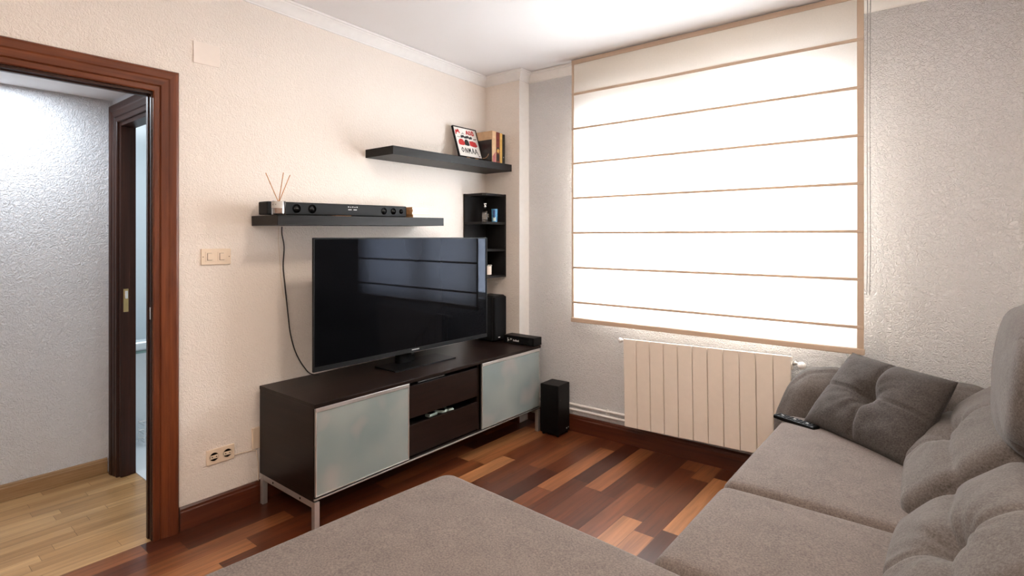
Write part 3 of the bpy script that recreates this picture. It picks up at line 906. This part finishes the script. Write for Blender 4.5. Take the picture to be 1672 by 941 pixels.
for ang, z in ((R(-78), 0.050), (R(-52), 0.051)):
    c, s = math.cos(ang), math.sin(ang)
    prism(bm, [(-0.002, -0.002), (0.002, -0.002), (0.0, 0.004)], 0, 0.0004, lambda a, b_, h: (c * (0.0334 + h) - s * a, s * (0.0334 + h) + c * a, z + b_))
obj('print', bm, M['black_ink'], lb)
for tx, ty, tz in ((-0.006, -0.062, 0.202), (-0.003, 0.026, 0.211), (0.012, 0.052, 0.200)):
    obj('reed', tube(bmesh.new(), [(-tx * 0.3, -ty * 0.35, 0.012), (tx, ty, tz)], 0.0021, 7), M['reed'], rd)

# poster on the upper shelf, leaning back on a small wooden easel
USZ = 1.884
PT = math.atan2(0.07, 0.213)
po = thing('framed_poster', 'thin black framed poster with red and black print leaning on the upper shelf', 'poster', (0.115, -0.400, USZ + 0.032), (0, -PT, 0))
PW, PH = 0.242, 0.236
bm = bmesh.new()
box(bm, -0.012, 0.003, 0, 0.007, 0, PH, bev=0.0008); box(bm, -0.012, 0.003, PW - 0.007, PW, 0, PH, bev=0.0008)
box(bm, -0.012, 0.003, 0.007, PW - 0.007, PH - 0.007, PH, bev=0.0008); box(bm, -0.012, 0.003, 0.007, PW - 0.007, 0, 0.007, bev=0.0008)
obj('frame', bm, M['black'], po)
sheet = obj('sheet', B(-0.011, 0.0, 0.007, PW - 0.007, 0.007, PH - 0.007), M['paper'], po)
XR = (R(90), 0, R(90))
def ink(poly, mat, bm=None):
    prism(bm, poly, 0.0002, 0.0009, lambda a, b_, h: (h, a, b_))
bmr, bmk = bmesh.new(), bmesh.new()
def blob(bm, a, b_, w, h, seed, n=18):
    ink([(a + w * math.cos(2 * PI * k / n) * (1 + 0.18 * noise.noise((seed, k * 0.9, 0))), b_ + h * math.sin(2 * PI * k / n) * (1 + 0.22 * noise.noise((seed, 5, k * 0.9)))) for k in range(n)], None, bm)
def stroke(bm, pts, w):
    for (a, b_), (c, d) in zip(pts, pts[1:]):
        v = Vector((c - a, d - b_)); n_ = Vector((-v.y, v.x)).normalized() * w / 2
        ink([(a - n_.x, b_ - n_.y), (c - n_.x, d - n_.y), (c + n_.x, d + n_.y), (a + n_.x, b_ + n_.y)], None, bm)
# top row
stroke(bm1 := bmesh.new(), [(0.020, 0.172), (0.026, 0.206), (0.036, 0.190), (0.046, 0.212), (0.058, 0.184)], 0.011)
obj('red_lettering', bm1, M['red_ink'], sheet)
stroke(bmr, [(0.126, 0.182), (0.138, 0.214), (0.150, 0.184)], 0.009); stroke(bmr, [(0.130, 0.194), (0.146, 0.194)], 0.006)
stroke(bmr, [(0.160, 0.212), (0.158, 0.186), (0.176, 0.188), (0.172, 0.210), (0.160, 0.212)], 0.008)
stroke(bmr, [(0.188, 0.214), (0.186, 0.184), (0.204, 0.186), (0.200, 0.214), (0.188, 0.214)], 0.009)
stroke(bmk, [(0.078, 0.178), (0.090, 0.190), (0.104, 0.180)], 0.004)
for k in range(7): blob(bmk, 0.072 + k * 0.016, 0.160 + 0.004 * math.sin(k * 2.1), 0.010, 0.011 - 0.001 * (k % 3), k)
stroke(bmk, [(0.024, 0.154), (0.066, 0.152)], 0.003); stroke(bmk, [(0.190, 0.152), (0.222, 0.156)], 0.006)
# middle row: two red shapes and a black one
ink([(0.026, 0.098), (0.028, 0.120), (0.045, 0.138), (0.068, 0.140), (0.084, 0.126), (0.092, 0.100), (0.070, 0.092), (0.040, 0.092)], None, bm1 := bmesh.new())
obj('red_shape', bm1, M['red_ink'], sheet)
ink([(0.140, 0.098), (0.140, 0.132), (0.176, 0.136), (0.206, 0.128), (0.218, 0.102), (0.200, 0.090), (0.164, 0.092)], None, bm1 := bmesh.new())
obj('red_shape', bm1, M['red_ink'], sheet)
ink([(0.088, 0.096), (0.088, 0.122), (0.100, 0.140), (0.118, 0.142), (0.132, 0.128), (0.136, 0.098), (0.120, 0.092)], None, bmk)
# bottom row of hand lettering
z0, z1 = 0.034, 0.074
stroke(bmk, [(0.052, z0 + 0.004), (0.040, 0.054), (0.052, z1), (0.064, 0.054), (0.052, z0 + 0.004)], 0.006)
stroke(bmk, [(0.076, z0), (0.080, z1), (0.096, z0 + 0.002), (0.100, z1)], 0.006)
stroke(bmk, [(0.110, z0), (0.114, z1), (0.121, 0.048), (0.130, z1), (0.134, z0)], 0.007)
stroke(bmk, [(0.146, z0), (0.158, z1 + 0.004), (0.168, z0)], 0.006); stroke(bmk, [(0.150, 0.050), (0.165, 0.050)], 0.005)
stroke(bmk, [(0.176, z0), (0.188, z1 + 0.002), (0.206, 0.030)], 0.006); stroke(bmk, [(0.180, 0.050), (0.198, 0.050)], 0.004)
stroke(bmk, [(0.206, 0.026), (0.212, 0.018), (0.222, 0.024)], 0.004)
obj('red_lettering', bmr, M['red_ink'], sheet); obj('black_print', bmk, M['black_ink'], sheet)
es = thing('tabletop_easel', 'low wooden easel holding up the framed poster on the upper shelf', 'easel', (0.115, -0.30, USZ))
for y in (-0.03, 0.06):
    bm = bmesh.new()
    box(bm, -0.02, 0.022, y - 0.016, y + 0.016, 0.0006, 0.029, bev=0.003)
    obj('foot', bm, M['reed'], es)

# books on the upper shelf
bh = 0.234
ys = [-0.158, -0.115, -0.073, -0.045, -0.014]
specs = [('beige', 'thick beige book with a dark picture cover leaning by the poster', bh, 'coverdark'),
         ('brownred', 'brown and red book between the beige and yellow books', bh - 0.004, None),
         ('yellow', 'slim yellow spined book beside the black book', bh - 0.006, None),
         ('coverdark', 'black spined book at the right end against the column', bh - 0.010, None)]
for k, (mt, lab, h, cov) in enumerate(specs):
    y0, y1 = ys[k], ys[k + 1] - 0.001
    w = y1 - y0
    t_ = thing('book', lab, 'book', (0.205, y0, USZ + 0.0006), (0, 0, 0), 'books standing on the upper shelf')
    bm = bmesh.new()
    box(bm, -0.165, 0.0, 0, 0.002, 0, h); box(bm, -0.165, 0.0, w - 0.002, w, 0, h); box(bm, -0.002, 0.001, 0, w, 0, h, bev=0.0006)
    co = obj('cover', bm, M[mt], t_)
    obj('pages', B(-0.162, -0.003, 0.002, w - 0.002, 0.003, h - 0.003), M['paper'], t_)
    if k == 0:
        obj('cover_picture', B(-0.160, -0.004, -0.0008, 0.0, 0.004, h - 0.062), M['coverdark'], co)
        bm = bmesh.new()
        a = [(-0.075 + 0.045 * math.cos(R(200 + 14 * i)), -0.0011, 0.085 + 0.045 * math.sin(R(200 + 14 * i))) for i in range(11)]
        tube(bm, a, 0.0022, 5)
        obj('cover_ring', bm, M['tan'], co)
        prism(bm := bmesh.new(), [(0.004, 0.0), (0.036, 0.0), (0.036, 0.085), (0.004, 0.05)], 0.0012, 0.0018, lambda a_, b_, h_: (h_, a_, b_))
        obj('spine_patch', bm, M['pink'], co)
    if k == 1:
        for z, hh in ((0.02, 0.05), (0.10, 0.02)):
            obj('spine_patch', B(0.0012, 0.0018, 0.006, w - 0.006, z, z + hh), M['coverdark'], co)
        bm = bmesh.new()
        blob_pts = [(0.008, 0.085), (0.026, 0.078), (0.034, 0.10), (0.020, 0.112), (0.010, 0.10)]
        prism(bm, blob_pts, 0.0019, 0.0024, lambda a_, b_, h_: (h_, a_, b_))
        obj('spine_emblem', bm, M['yellow'], co)
    if k == 3:
        bm = bmesh.new(); box(bm, 0.0012, 0.0018, 0.010, 0.016, 0.05, 0.058)
        obj('spine_mark', bm, M['silver_mark'], co)

# ------------------------------------------------------------------ corner shelf unit
cs = thing('corner_shelf', 'small black open corner shelf unit hung between column and television', 'shelf unit', (0, 0, 1.058))
CSX, CSY = 0.205, 0.243
obj('side_panel', B(0.0005, 0.016, -CSY, -0.0005, 0, 0.610, bev=0.001), M['blackwood_z'], cs)
obj('side_panel', B(0.016, CSX, -0.016, -0.0005, 0, 0.610, bev=0.001), M['blackwood_z'], cs)
for z, nm in ((0.592, 'top_panel'), (0.388, 'shelf'), (0.192, 'shelf'), (0.0, 'bottom_panel')):
    bm = bmesh.new()
    prism(bm, [(0.016, -0.016), (CSX, -0.016), (CSX, -CSY + 0.02), (CSX - 0.02, -CSY), (0.016, -CSY)] , z, z + 0.016, lambda a, b_, h: (a, b_, h))
    obj(nm, bm, M['blackwood_y'], cs)
SZ1, SZ3 = 1.058 + 0.404 + 0.0006, 1.058 + 0.016 + 0.0006
bo = thing('bottle', 'squat glass bottle with a pale label on the top corner shelf', 'bottle', (0.108, -0.125, SZ1), (0, 0, R(35)))
bm = bmesh.new()
def sq(bm, prof, n=24, p=5):
    rings = []
    for r_, h, pw in prof:
        ring = []
        for k in range(n):
            a = 2 * PI * k / n
            c, s = math.cos(a), math.sin(a)
            q = (abs(c) ** pw + abs(s) ** pw) ** (-1 / pw)
            ring.append(bm.verts.new((r_ * q * c * 0.62, r_ * q * s, h)))
        rings.append(ring)
    for a_, b_ in zip(rings, rings[1:]):
        for k in range(n): bm.faces.new([a_[k], a_[(k + 1) % n], b_[(k + 1) % n], b_[k]])
    bm.faces.new(rings[0]); bm.faces.new(rings[-1])
sq(bm, [(0.034, 0, 5), (0.036, 0.004, 5), (0.037, 0.06, 5), (0.034, 0.074, 4), (0.024, 0.088, 3), (0.012, 0.096, 2), (0.010, 0.112, 2)])
obj('body', bm, M['bottle_glass'], bo, smooth=True, flat_angle=50)
bm = B(0.0232, 0.0242, -0.028, 0.028, 0.036, 0.060)
lb = obj('bottle_label', bm, M['candle'], bo)
bm = bmesh.new()
for k in range(5): box(bm, 0.0242, 0.0247, -0.022 + k * 0.009, -0.0165 + k * 0.009, 0.043, 0.053 - 0.002 * (k % 2))
obj('print', bm, M['black_ink'], lb)
bm = bmesh.new(); lathe(bm, [(0.0105, 0.108), (0.012, 0.112), (0.012, 0.118), (0.007, 0.121), (0.010, 0.126), (0.014, 0.134), (0.012, 0.141), (0, 0.143)], 16)
obj('stopper', bm, M['chrome'], bo, smooth=True)
gl = thing('tumbler', 'blue printed tumbler beside the bottle on the top corner shelf', 'tumbler', (0.182, -0.105, SZ1))
bm = bmesh.new(); lathe(bm, [(0, 0), (0.019, 0), (0.0205, 0.004), (0.0235, 0.094), (0.0215, 0.094), (0.019, 0.012), (0, 0.010)], 24)
obj('cup', bm, M['blue'], gl, smooth=True, flat_angle=40)
bm = bmesh.new()
for a0_, a1_, z0_, z1_ in ((-75, -45, 0.03, 0.085),):
    n = 8
    lo = [bm.verts.new(((0.0218) * math.cos(R(a0_ + (a1_ - a0_) * k / n)), 0.0218 * math.sin(R(a0_ + (a1_ - a0_) * k / n)), z0_)) for k in range(n + 1)]
    hi = [bm.verts.new(((0.0237) * math.cos(R(a0_ + (a1_ - a0_) * k / n)), 0.0237 * math.sin(R(a0_ + (a1_ - a0_) * k / n)), z1_)) for k in range(n + 1)]
    for k in range(n): bm.faces.new([lo[k], lo[k + 1], hi[k + 1], hi[k]])
obj('band', bm, M['blue_dark'], gl, smooth=True)
bm = bmesh.new()
n = 8
lo = [bm.verts.new((0.0209 * math.cos(R(-85 + 60 * k / n)), 0.0209 * math.sin(R(-85 + 60 * k / n)), 0.006)) for k in range(n + 1)]
hi = [bm.verts.new((0.0216 * math.cos(R(-85 + 60 * k / n)), 0.0216 * math.sin(R(-85 + 60 * k / n)), 0.034)) for k in range(n + 1)]
for k in range(n): bm.faces.new([lo[k], lo[k + 1], hi[k + 1], hi[k]])
obj('pattern', bm, M['mint'], gl, smooth=True)
ca = thing('candle_cup', 'white cup with a studded rim on the bottom corner shelf', 'candle cup', (0.152, -0.150, SZ3))
bm = bmesh.new(); lathe(bm, [(0, 0), (0.028, 0), (0.030, 0.003), (0.030, 0.062), (0.0275, 0.062), (0.0275, 0.05), (0, 0.05)], 24)
obj('cup', bm, M['candle'], ca, smooth=True, flat_angle=40)
bm = bmesh.new()
for k in range(10):
    a = 2 * PI * k / 10
    lathe(bm, [(0, 0.0615), (0.005, 0.064), (0.0055, 0.068), (0, 0.074)], 8, (0.0285 * math.cos(a), 0.0285 * math.sin(a), 0))
obj('rim_studs', bm, M['satin'], ca, smooth=True)
bm = bmesh.new(); lathe(bm, [(0, -0.0), (0.034, -0.0), (0.036, 0.004), (0, 0.004)], 24)
o_ = obj('saucer', bm, M['wenge_y'], ca); o_.location = (0, 0, -0.0002)
ca.location.z += 0.0006
for c_ in ca.children:
    if c_.name.startswith(('cup', 'rim')): c_.location.z += 0.0042

# ------------------------------------------------------------------ wall plates and cables
def plate(name, label, cat, y0, y1, z0, z1, th=0.008, group=None):
    t_ = thing(name, label, cat, (0, (y0 + y1) / 2, (z0 + z1) / 2), (0, 0, 0), group)
    hw, hh = (y1 - y0) / 2, (z1 - z0) / 2
    obj('plate', B(0.0002, th, -hw, hw, -hh, hh, bev=0.0018), M['cream'], t_)
    return t_, hw, hh
jp = tag(obj('wall_plate', B(0.0002, 0.005, -0.059, 0.059, -0.051, 0.051, bev=0.0015), M['cover']), 'blank square cover plate on the wall above the doorway corner', 'cover plate')
jp.location = (0, -2.008, 2.226)
sw, hw, hh = plate('light_switch', 'cream double light switch on the wall beside the door casing', 'switch', -2.034, -1.897, 1.220, 1.297)
for y in (-0.028, 0.028):
    fr = obj('rocker_frame', B(0.008, 0.0095, y - 0.022, y + 0.022, -0.024, 0.024, bev=0.001), M['cream'], sw)
    obj('rocker', B(0.0085, 0.0125, y - 0.013, y + 0.013, -0.016, 0.016, bev=0.002), M['cream'], fr)
    bm = bmesh.new(); box(bm, 0.0093, 0.0098, y - 0.0145, y - 0.0125, -0.017, 0.017); box(bm, 0.0093, 0.0098, y - 0.0145, y + 0.008, -0.0175, -0.016); box(bm, 0.0093, 0.0098, y - 0.0145, y + 0.006, 0.016, 0.0172)
    obj('gap_line', bm, M['socket_dark'], fr)
for y in (-0.060, 0.060):
    bm = bmesh.new(); lathe(bm, [(0, 0.0086), (0.0022, 0.0084), (0.0025, 0.0078)], 10, (0, y, 0.0), 'x')
    obj('screw', bm, M['socket_dark'], sw)
so, hw, hh = plate('wall_socket', 'cream double power socket low on the wall left of the cabinet', 'socket', -2.010, -1.880, 0.258, 0.330)
for y in (-0.031, 0.031):
    bm = bmesh.new(); lathe(bm, [(0.0235, 0.0079), (0.0235, 0.0095), (0.0205, 0.0095), (0.0195, 0.0082)], 28, (0, y, 0.0), 'x')
    wl = obj('socket_well', bm, M['cream2'], so, smooth=True, flat_angle=30)
    bm = bmesh.new(); lathe(bm, [(0.0198, 0.0083), (0, 0.0083)], 28, (0, y, 0), 'x')
    obj('well_floor', bm, M['socket_dark'], wl)
    bm = bmesh.new()
    box(bm, 0.0084, 0.0120, y - 0.0185, y + 0.0185, -0.009, 0.009, bev=0.002)
    obj('contact_block', bm, M['cream2'], wl)
    bm = bmesh.new()
    for dy in (-0.0095, 0.0095): lathe(bm, [(0.0028, 0.0121), (0, 0.0123)], 10, (0, y + dy, 0), 'x')
    lathe(bm, [(0.003, 0.0121), (0, 0.0123)], 10, (0, y + 0.0, -0.0145), 'x')
    obj('contact_hole', bm, M['black'], wl)
pb = thing('cable_box', 'narrow cream cable outlet box on the wall behind the cabinet corner', 'cable box', (0, -1.772, 0.325))
obj('body', B(0.0002, 0.014, -0.020, 0.020, -0.052, 0.055, bev=0.002), M['cream'], pb)
bm = bmesh.new(); box(bm, 0.0142, 0.0148, -0.012, -0.010, -0.045, 0.048); box(bm, 0.0142, 0.0148, 0.008, 0.010, -0.045, 0.048)
obj('groove', bm, M['cream2'], pb)
wc = obj('cable', tube(bmesh.new(), [Vector(q) - Vector((0, -1.772, 0.325)) for q in [(0.006, -1.879, 0.272), (0.005, -1.85, 0.2725), (0.005, -1.81, 0.268), (0.005, -1.792, 0.268), (0.008, -1.772, 0.262), (0.014, -1.764, 0.2), (0.014, -1.764, 0.107)]], 0.0022, 6), M['cream'], pb)
pts = [(0.012, -1.636, 1.408), (0.006, -1.633, 1.37), (0.008, -1.622, 1.30), (0.006, -1.626, 1.20), (0.009, -1.618, 1.10), (0.006, -1.606, 1.0), (0.008, -1.598, 0.92), (0.008, -1.588, 0.84), (0.007, -1.567, 0.76), (0.012, -1.545, 0.70), (0.03, -1.52, 0.645), (0.06, -1.50, 0.610), (0.10, -1.47, 0.6025)]
def smoothpath(p, n=5):
    out = []
    P_ = [Vector(p[0])] + [Vector(q) for q in p] + [Vector(p[-1])]
    for i in range(1, len(P_) - 2):
        for k in range(n):
            u = k / n
            a, b_, c, d = P_[i - 1:i + 3]
            out.append(0.5 * ((2 * b_) + (c - a) * u + (2 * a - 5 * b_ + 4 * c - d) * u * u + (3 * b_ - a - 3 * c + d) * u ** 3))
    out.append(P_[-1])
    return out
tag(obj('soundbar_cable', tube(bmesh.new(), smoothpath(pts), 0.0032, 7), M['cable'], smooth=True), 'black cable hanging down the wall from the lower shelf to the cabinet', 'cable')
p2 = [(0.008, -1.652, 1.408), (0.005, -1.652, 1.33), (0.005, -1.644, 1.22), (0.005, -1.636, 1.12), (0.005, -1.622, 1.03)]
tag(obj('thin_cable', tube(bmesh.new(), smoothpath(p2), 0.0012, 5), M['cream2'], smooth=True), 'thin pale wire hanging beside the black cable under the lower shelf', 'wire')

# ------------------------------------------------------------------ sofa
SZ = 0.48
sofa = thing('sofa', 'large taupe fabric corner sofa with chaise and tufted back cushions', 'sofa', (2.9, -1.2, 0))
SO = Vector((2.9, -1.2, 0))
def part(name, bm, mat, centre, rot=(0, 0, 0)):
    o = obj(name, bm, mat, sofa, smooth=True)
    o.location = Vector(centre) - SO; o.rotation_euler = rot
    return o
def crown(amt, edge=0.0):
    def fn(u, p):
        if u.z > 0.0:
            w = (1 - u.x ** 2) * (1 - u.y ** 2)
            p = p + Vector((0, 0, amt * w ** 0.6 * u.z))
        return p + Vector((0, 0, 0.0025 * noise.noise(p * 4)))
    return fn
# base
bm = bmesh.new()
box(bm, 2.18 - SO.x, 3.10 - SO.x, -2.62 - SO.y, 0.08 - SO.y, 0.05, 0.27, bev=0.02, seg=3)
obj('base', bm, M['sofa'], sofa, smooth=True, flat_angle=40)
for (x, y) in ((2.25, -0.1), (3.0, -0.1), (2.25, -1.5), (3.0, -2.5), (1.48, -1.82), (1.56, -2.5)):
    obj('foot', B(x - 0.03 - SO.x, x + 0.03 - SO.x, y - 0.03 - SO.y, y + 0.03 - SO.y, 0, 0.052, bev=0.004), M['black'], sofa)
# chaise, a little skewed to the seats
crot = R(-3.6)
clen, cwid = 1.36, 0.93
ctr = Vector((1.30, -1.672, 0)) + Matrix.Rotation(crot, 3, 'Z') @ Vector((clen / 2, -cwid / 2, 0))
def chfn(u, p):
    if abs(u.x) < 1.01:
        rr = 0.055
        p = p.copy()
        # rounded vertical corners in plan
        hx, hy = clen / 2, cwid / 2
        ix = max(-hx + rr, min(hx - rr, p.x)); iy = max(-hy + rr, min(hy - rr, p.y))
        d = Vector((p.x - ix, p.y - iy))
        if abs(d.x) > 1e-6 and abs(d.y) > 1e-6:
            m_ = max(abs(d.x), abs(d.y))
            d = d.normalized() * m_
            p.x, p.y = ix + d.x, iy + d.y
    return crown(0.012)(u, p)
part('chaise_cushion', rbox(clen / 2, cwid / 2, 0.105, 0.035, 24, chfn), M['sofa'], (ctr.x, ctr.y, SZ - 0.105), (0, 0, crot))
part('chaise_base', rbox(clen / 2 - 0.02, cwid / 2 - 0.015, 0.11, 0.03, 10), M['sofa'], (ctr.x, ctr.y, 0.16), (0, 0, crot))
# seats
for (y0, y1, nm) in ((-1.137, -0.16, 1), (-1.735, -1.139, 2)):
    hx, hy = (2.78 - 2.128) / 2, (y1 - y0) / 2
    part('seat_cushion', rbox(hx, hy, 0.105, 0.045, 22, crown(0.014)), M['sofa'], (2.128 + hx, (y0 + y1) / 2, SZ - 0.105))
# back frame
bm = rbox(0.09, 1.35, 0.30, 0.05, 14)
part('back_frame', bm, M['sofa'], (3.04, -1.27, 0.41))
# tufted lower back cushions: built lying down (u = along y, v = up the slope), then reclined
def tufted(wu, wv, th, tu, tv, seed):
    def fn(u, p):
        if u.z > -0.2:
            a, b_ = p.x, p.y
            w = max(0.0, (1 - u.x ** 2) * (1 - u.y ** 2))
            lift = 0.055 * w ** 0.55
            du, dv_ = a - tu, b_ - tv
            r2 = du * du + dv_ * dv_
            lift -= 0.055 * math.exp(-r2 / (2 * 0.045 ** 2)) * (w > 0)
            lift -= 0.010 * math.exp(-(du / 0.010) ** 2) * min(1, 3 * w) + 0.008 * math.exp(-(dv_ / 0.012) ** 2) * min(1, 3 * w)
            lift -= 0.014 * math.exp(-(dv_ / 0.035) ** 2) * min(1, 2 * w)
            ang = math.atan2(dv_, du)
            rr = math.sqrt(r2)
            lift += 0.010 * noise.noise((math.cos(ang) * 3 + seed, math.sin(ang) * 3, rr * 2.5)) * math.exp(-rr / 0.18) * min(1, 2 * w)
            lift += 0.005 * noise.noise((a * 6 + seed, b_ * 11, 0.3)) * min(1, 2 * w)
            p = p + Vector((0, 0, lift * max(0, min(1, (u.z + 0.2) / 1.2))))
        return p
    return rbox(wu / 2, wv / 2, th / 2, 0.07, 96, fn)
REC = R(44)
# local x -> world -y, local y -> up the slope, local z -> out of the cushion
def recl(ang):
    z = Vector((-math.sin(ang), 0, math.cos(ang)))       # outward normal leans towards the room
    y = Vector((math.cos(ang), 0, math.sin(ang)))
    x = y.cross(z)
    return Matrix((x, y, z)).transposed().to_euler()
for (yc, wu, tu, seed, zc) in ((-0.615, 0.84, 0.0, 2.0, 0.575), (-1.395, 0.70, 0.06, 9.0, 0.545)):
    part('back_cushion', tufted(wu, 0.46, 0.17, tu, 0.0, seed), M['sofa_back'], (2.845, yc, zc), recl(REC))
# raised headrest
def hfn(u, p):
    w = max(0, (1 - u.y ** 2) * (1 - u.z ** 2))
    a_, b_ = abs(u.y), abs(u.z)
    k_ = max(a_, b_) / max(1e-6, (a_ ** 2.5 + b_ ** 2.5) ** 0.4)
    p = Vector((p.x, p.y * k_, p.z * k_))
    return p + Vector((math.copysign(0.03 * w ** 0.6, u.x) if abs(u.x) > 0.3 else 0, 0, 0)) + Vector((0.0, 0, 0.004 * noise.noise(p * 5)))
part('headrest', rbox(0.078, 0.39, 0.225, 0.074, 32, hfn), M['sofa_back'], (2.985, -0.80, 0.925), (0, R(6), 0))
# arm: a fat bolster leaning back to the window wall
def afn(u, p):
    q = p.copy()
    k = (p.z + 0.30) / 0.60
    q.y += 0.06 * k
    q.x -= (0.03 * (1 - 0.6 * abs(u.y)) + 0.045 - 0.09 * max(0, min(1, (k - 0.5) / 0.5)) ** 1.5) * max(0, -u.x) ** 2 * max(0, min(1, (0.070 - q.y) / 0.06))
    w = max(0, 1 - u.x ** 2)
    if u.y < 0: q.y -= 0.03 * (1 - u.z ** 2) * w ** 0.5
    q.z -= 0.05 * max(0.0, (-p.x - 0.22)) / 0.18 * max(0, k - 0.3)
    q.z += 0.006 * noise.noise(p * 6)
    # seam along the top front
    q += Vector((0, 0.006, -0.006)) * math.exp(-((p.y + 0.055) / 0.006) ** 2) * (u.z > 0.5)
    return q
part('arm', rbox(0.405, 0.110, 0.305, 0.10, 32, afn), M['sofa_back'], (2.535, -0.090, 0.405))

# ------------------------------------------------------------------ scatter cushion
BL, BR = Vector((2.233, -0.276, 0.492)), Vector((2.664, -0.625, 0.488))
TL, TR = Vector((2.404, -0.064, 0.800)), Vector((2.794, -0.385, 0.790))
ctrp = (BL + BR + TL + TR) / 4
nrm = (BR - BL).cross(TL - BL).normalized()
if nrm.y > 0: nrm = -nrm                      # towards the camera
bm = bmesh.new()
n = 56
def pill(u, v, side):
    e = 0.045
    uu = u * (1 - e * (1 - v * v)); vv = v * (1 - e * (1 - u * u))
    a, b_ = (uu + 1) / 2, (vv + 1) / 2
    p = (BL * (1 - a) + BR * a) * (1 - b_) + (TL * (1 - a) + TR * a) * b_
    w = max(0, (1 - u ** 4) * (1 - v ** 4))
    t = 0.078 * w ** 0.62
    if side > 0:
        r2 = (u * 0.27) ** 2 + (v * 0.21) ** 2
        t -= 0.052 * math.exp(-r2 / (2 * 0.034 ** 2))
        t -= (0.010 * math.exp(-(u * 0.27 / 0.006) ** 2) + 0.010 * math.exp(-(v * 0.21 / 0.006) ** 2) + 0.008 * math.exp(-(u * 0.27 / 0.02) ** 2)) * min(1, 3 * w)
        ang = math.atan2(v, u); rr = math.sqrt(r2)
        t += 0.014 * noise.noise((math.cos(ang) * 3.2, math.sin(ang) * 3.2, rr * 4)) * math.exp(-rr / 0.15) * min(1, 2 * w)
        t += 0.005 * noise.noise((u * 4, v * 4, 3)) * w
    return p + nrm * (t * side) - ctrp
gr = {}
for s in (1, -1):
    for i in range(n + 1):
        for j in range(n + 1):
            edge = i in (0, n) or j in (0, n)
            key = (i, j, 0 if edge else s)
            if key not in gr:
                f = lambda k: math.sin((-1 + 2 * k / n) * PI / 2) * 0.55 + (-1 + 2 * k / n) * 0.45
                gr[key] = bm.verts.new(pill(f(i), f(j), s))
    for i in range(n):
        for j in range(n):
            g = lambda a, b_: gr[(a, b_, 0 if (a in (0, n) or b_ in (0, n)) else s)]
            bm.faces.new([g(i, j), g(i + 1, j), g(i + 1, j + 1), g(i, j + 1)])
pw = tag(obj('scatter_cushion', bm, M['pillow'], smooth=True), 'dark taupe square scatter cushion with cross seams leaning on the sofa arm', 'cushion')
pw.location = ctrp

# ------------------------------------------------------------------ remote control
rm = thing('remote_control', 'slim black remote control on the seat tucked under the scatter cushion', 'remote', (2.208, -0.312, SZ + 0.001), (0, R(-0), R(-25)))
b1 = obj('body', rbox(0.105, 0.024, 0.010, 0.008, 12), M['black'], rm, smooth=True); b1.location = (0, 0, 0.011)
k_ = 0
for i in range(9):
    for j in range(3):
        bm = B(-0.094 + i * 0.021, -0.083 + i * 0.021, -0.018 + j * 0.013, -0.009 + j * 0.013, 0.0205, 0.0235, bev=0.001)
        obj('button', bm, M['grey'] if (i * 3 + j) % 9 == 4 else M['bar'], rm)

# ------------------------------------------------------------------ light
sc = bpy.context.scene
w = bpy.data.worlds.new('world'); sc.world = w; w.use_nodes = True
bg = w.node_tree.nodes['Background']
bg.inputs['Color'].default_value = (0.90, 0.95, 1.0, 1)
bg.inputs['Strength'].default_value = 1.0
def area(name, loc, rot, sx, sy, power, col, shape='RECTANGLE', spread=180):
    d = bpy.data.lights.new(name, 'AREA')
    d.shape = shape; d.size = sx
    if shape in ('RECTANGLE', 'ELLIPSE'): d.size_y = sy
    d.energy = power; d.color = col; d.spread = R(spread)
    o = bpy.data.objects.new(name, d); C.objects.link(o)
    o.location = loc; o.rotation_euler = rot
    return o
# daylight just outside the window
area('daylight', (1.60, WY + 0.50, 1.62), (R(-90), 0, WROT), 2.0, 1.7, 325, (0.82, 0.905, 1.0))
# ceiling lamp of the living room, hall and bathroom lamps, plus an added rear fill
area('ceiling_lamp', (1.70, -1.55, 2.52), (0, 0, 0), 0.30, 0.30, 11.5, (1.0, 0.83, 0.67), 'DISK')
area('rear_fill', (2.55, -3.6, 2.6), (0, 0, 0), 0.80, 0.80, 26, (1.0, 0.89, 0.78), 'DISK')  # soft fill added behind the camera to brighten the room, not a fitting
area('hall_lamp', (-0.72, -2.62, HC - 0.01), (0, 0, 0), 0.2, 0.2, 6.5, (0.84, 0.92, 1.0), 'DISK')
area('bathroom_lamp', (-1.1, -1.35, 2.38), (0, 0, 0), 0.4, 0.4, 8, (0.84, 0.93, 1.0), 'DISK')

sc.view_settings.view_transform = 'Standard'
sc.view_settings.look = 'None'
sc.view_settings.gamma = 1.0
sc.view_settings.use_curve_mapping = False
sc.view_settings.exposure = 0.76
sc.cycles.use_denoising = True
sc.cycles.max_bounces = 10
sc.cycles.diffuse_bounces = 6
sc.cycles.transparent_max_bounces = 12
sc.cycles.sample_clamp_indirect = 8
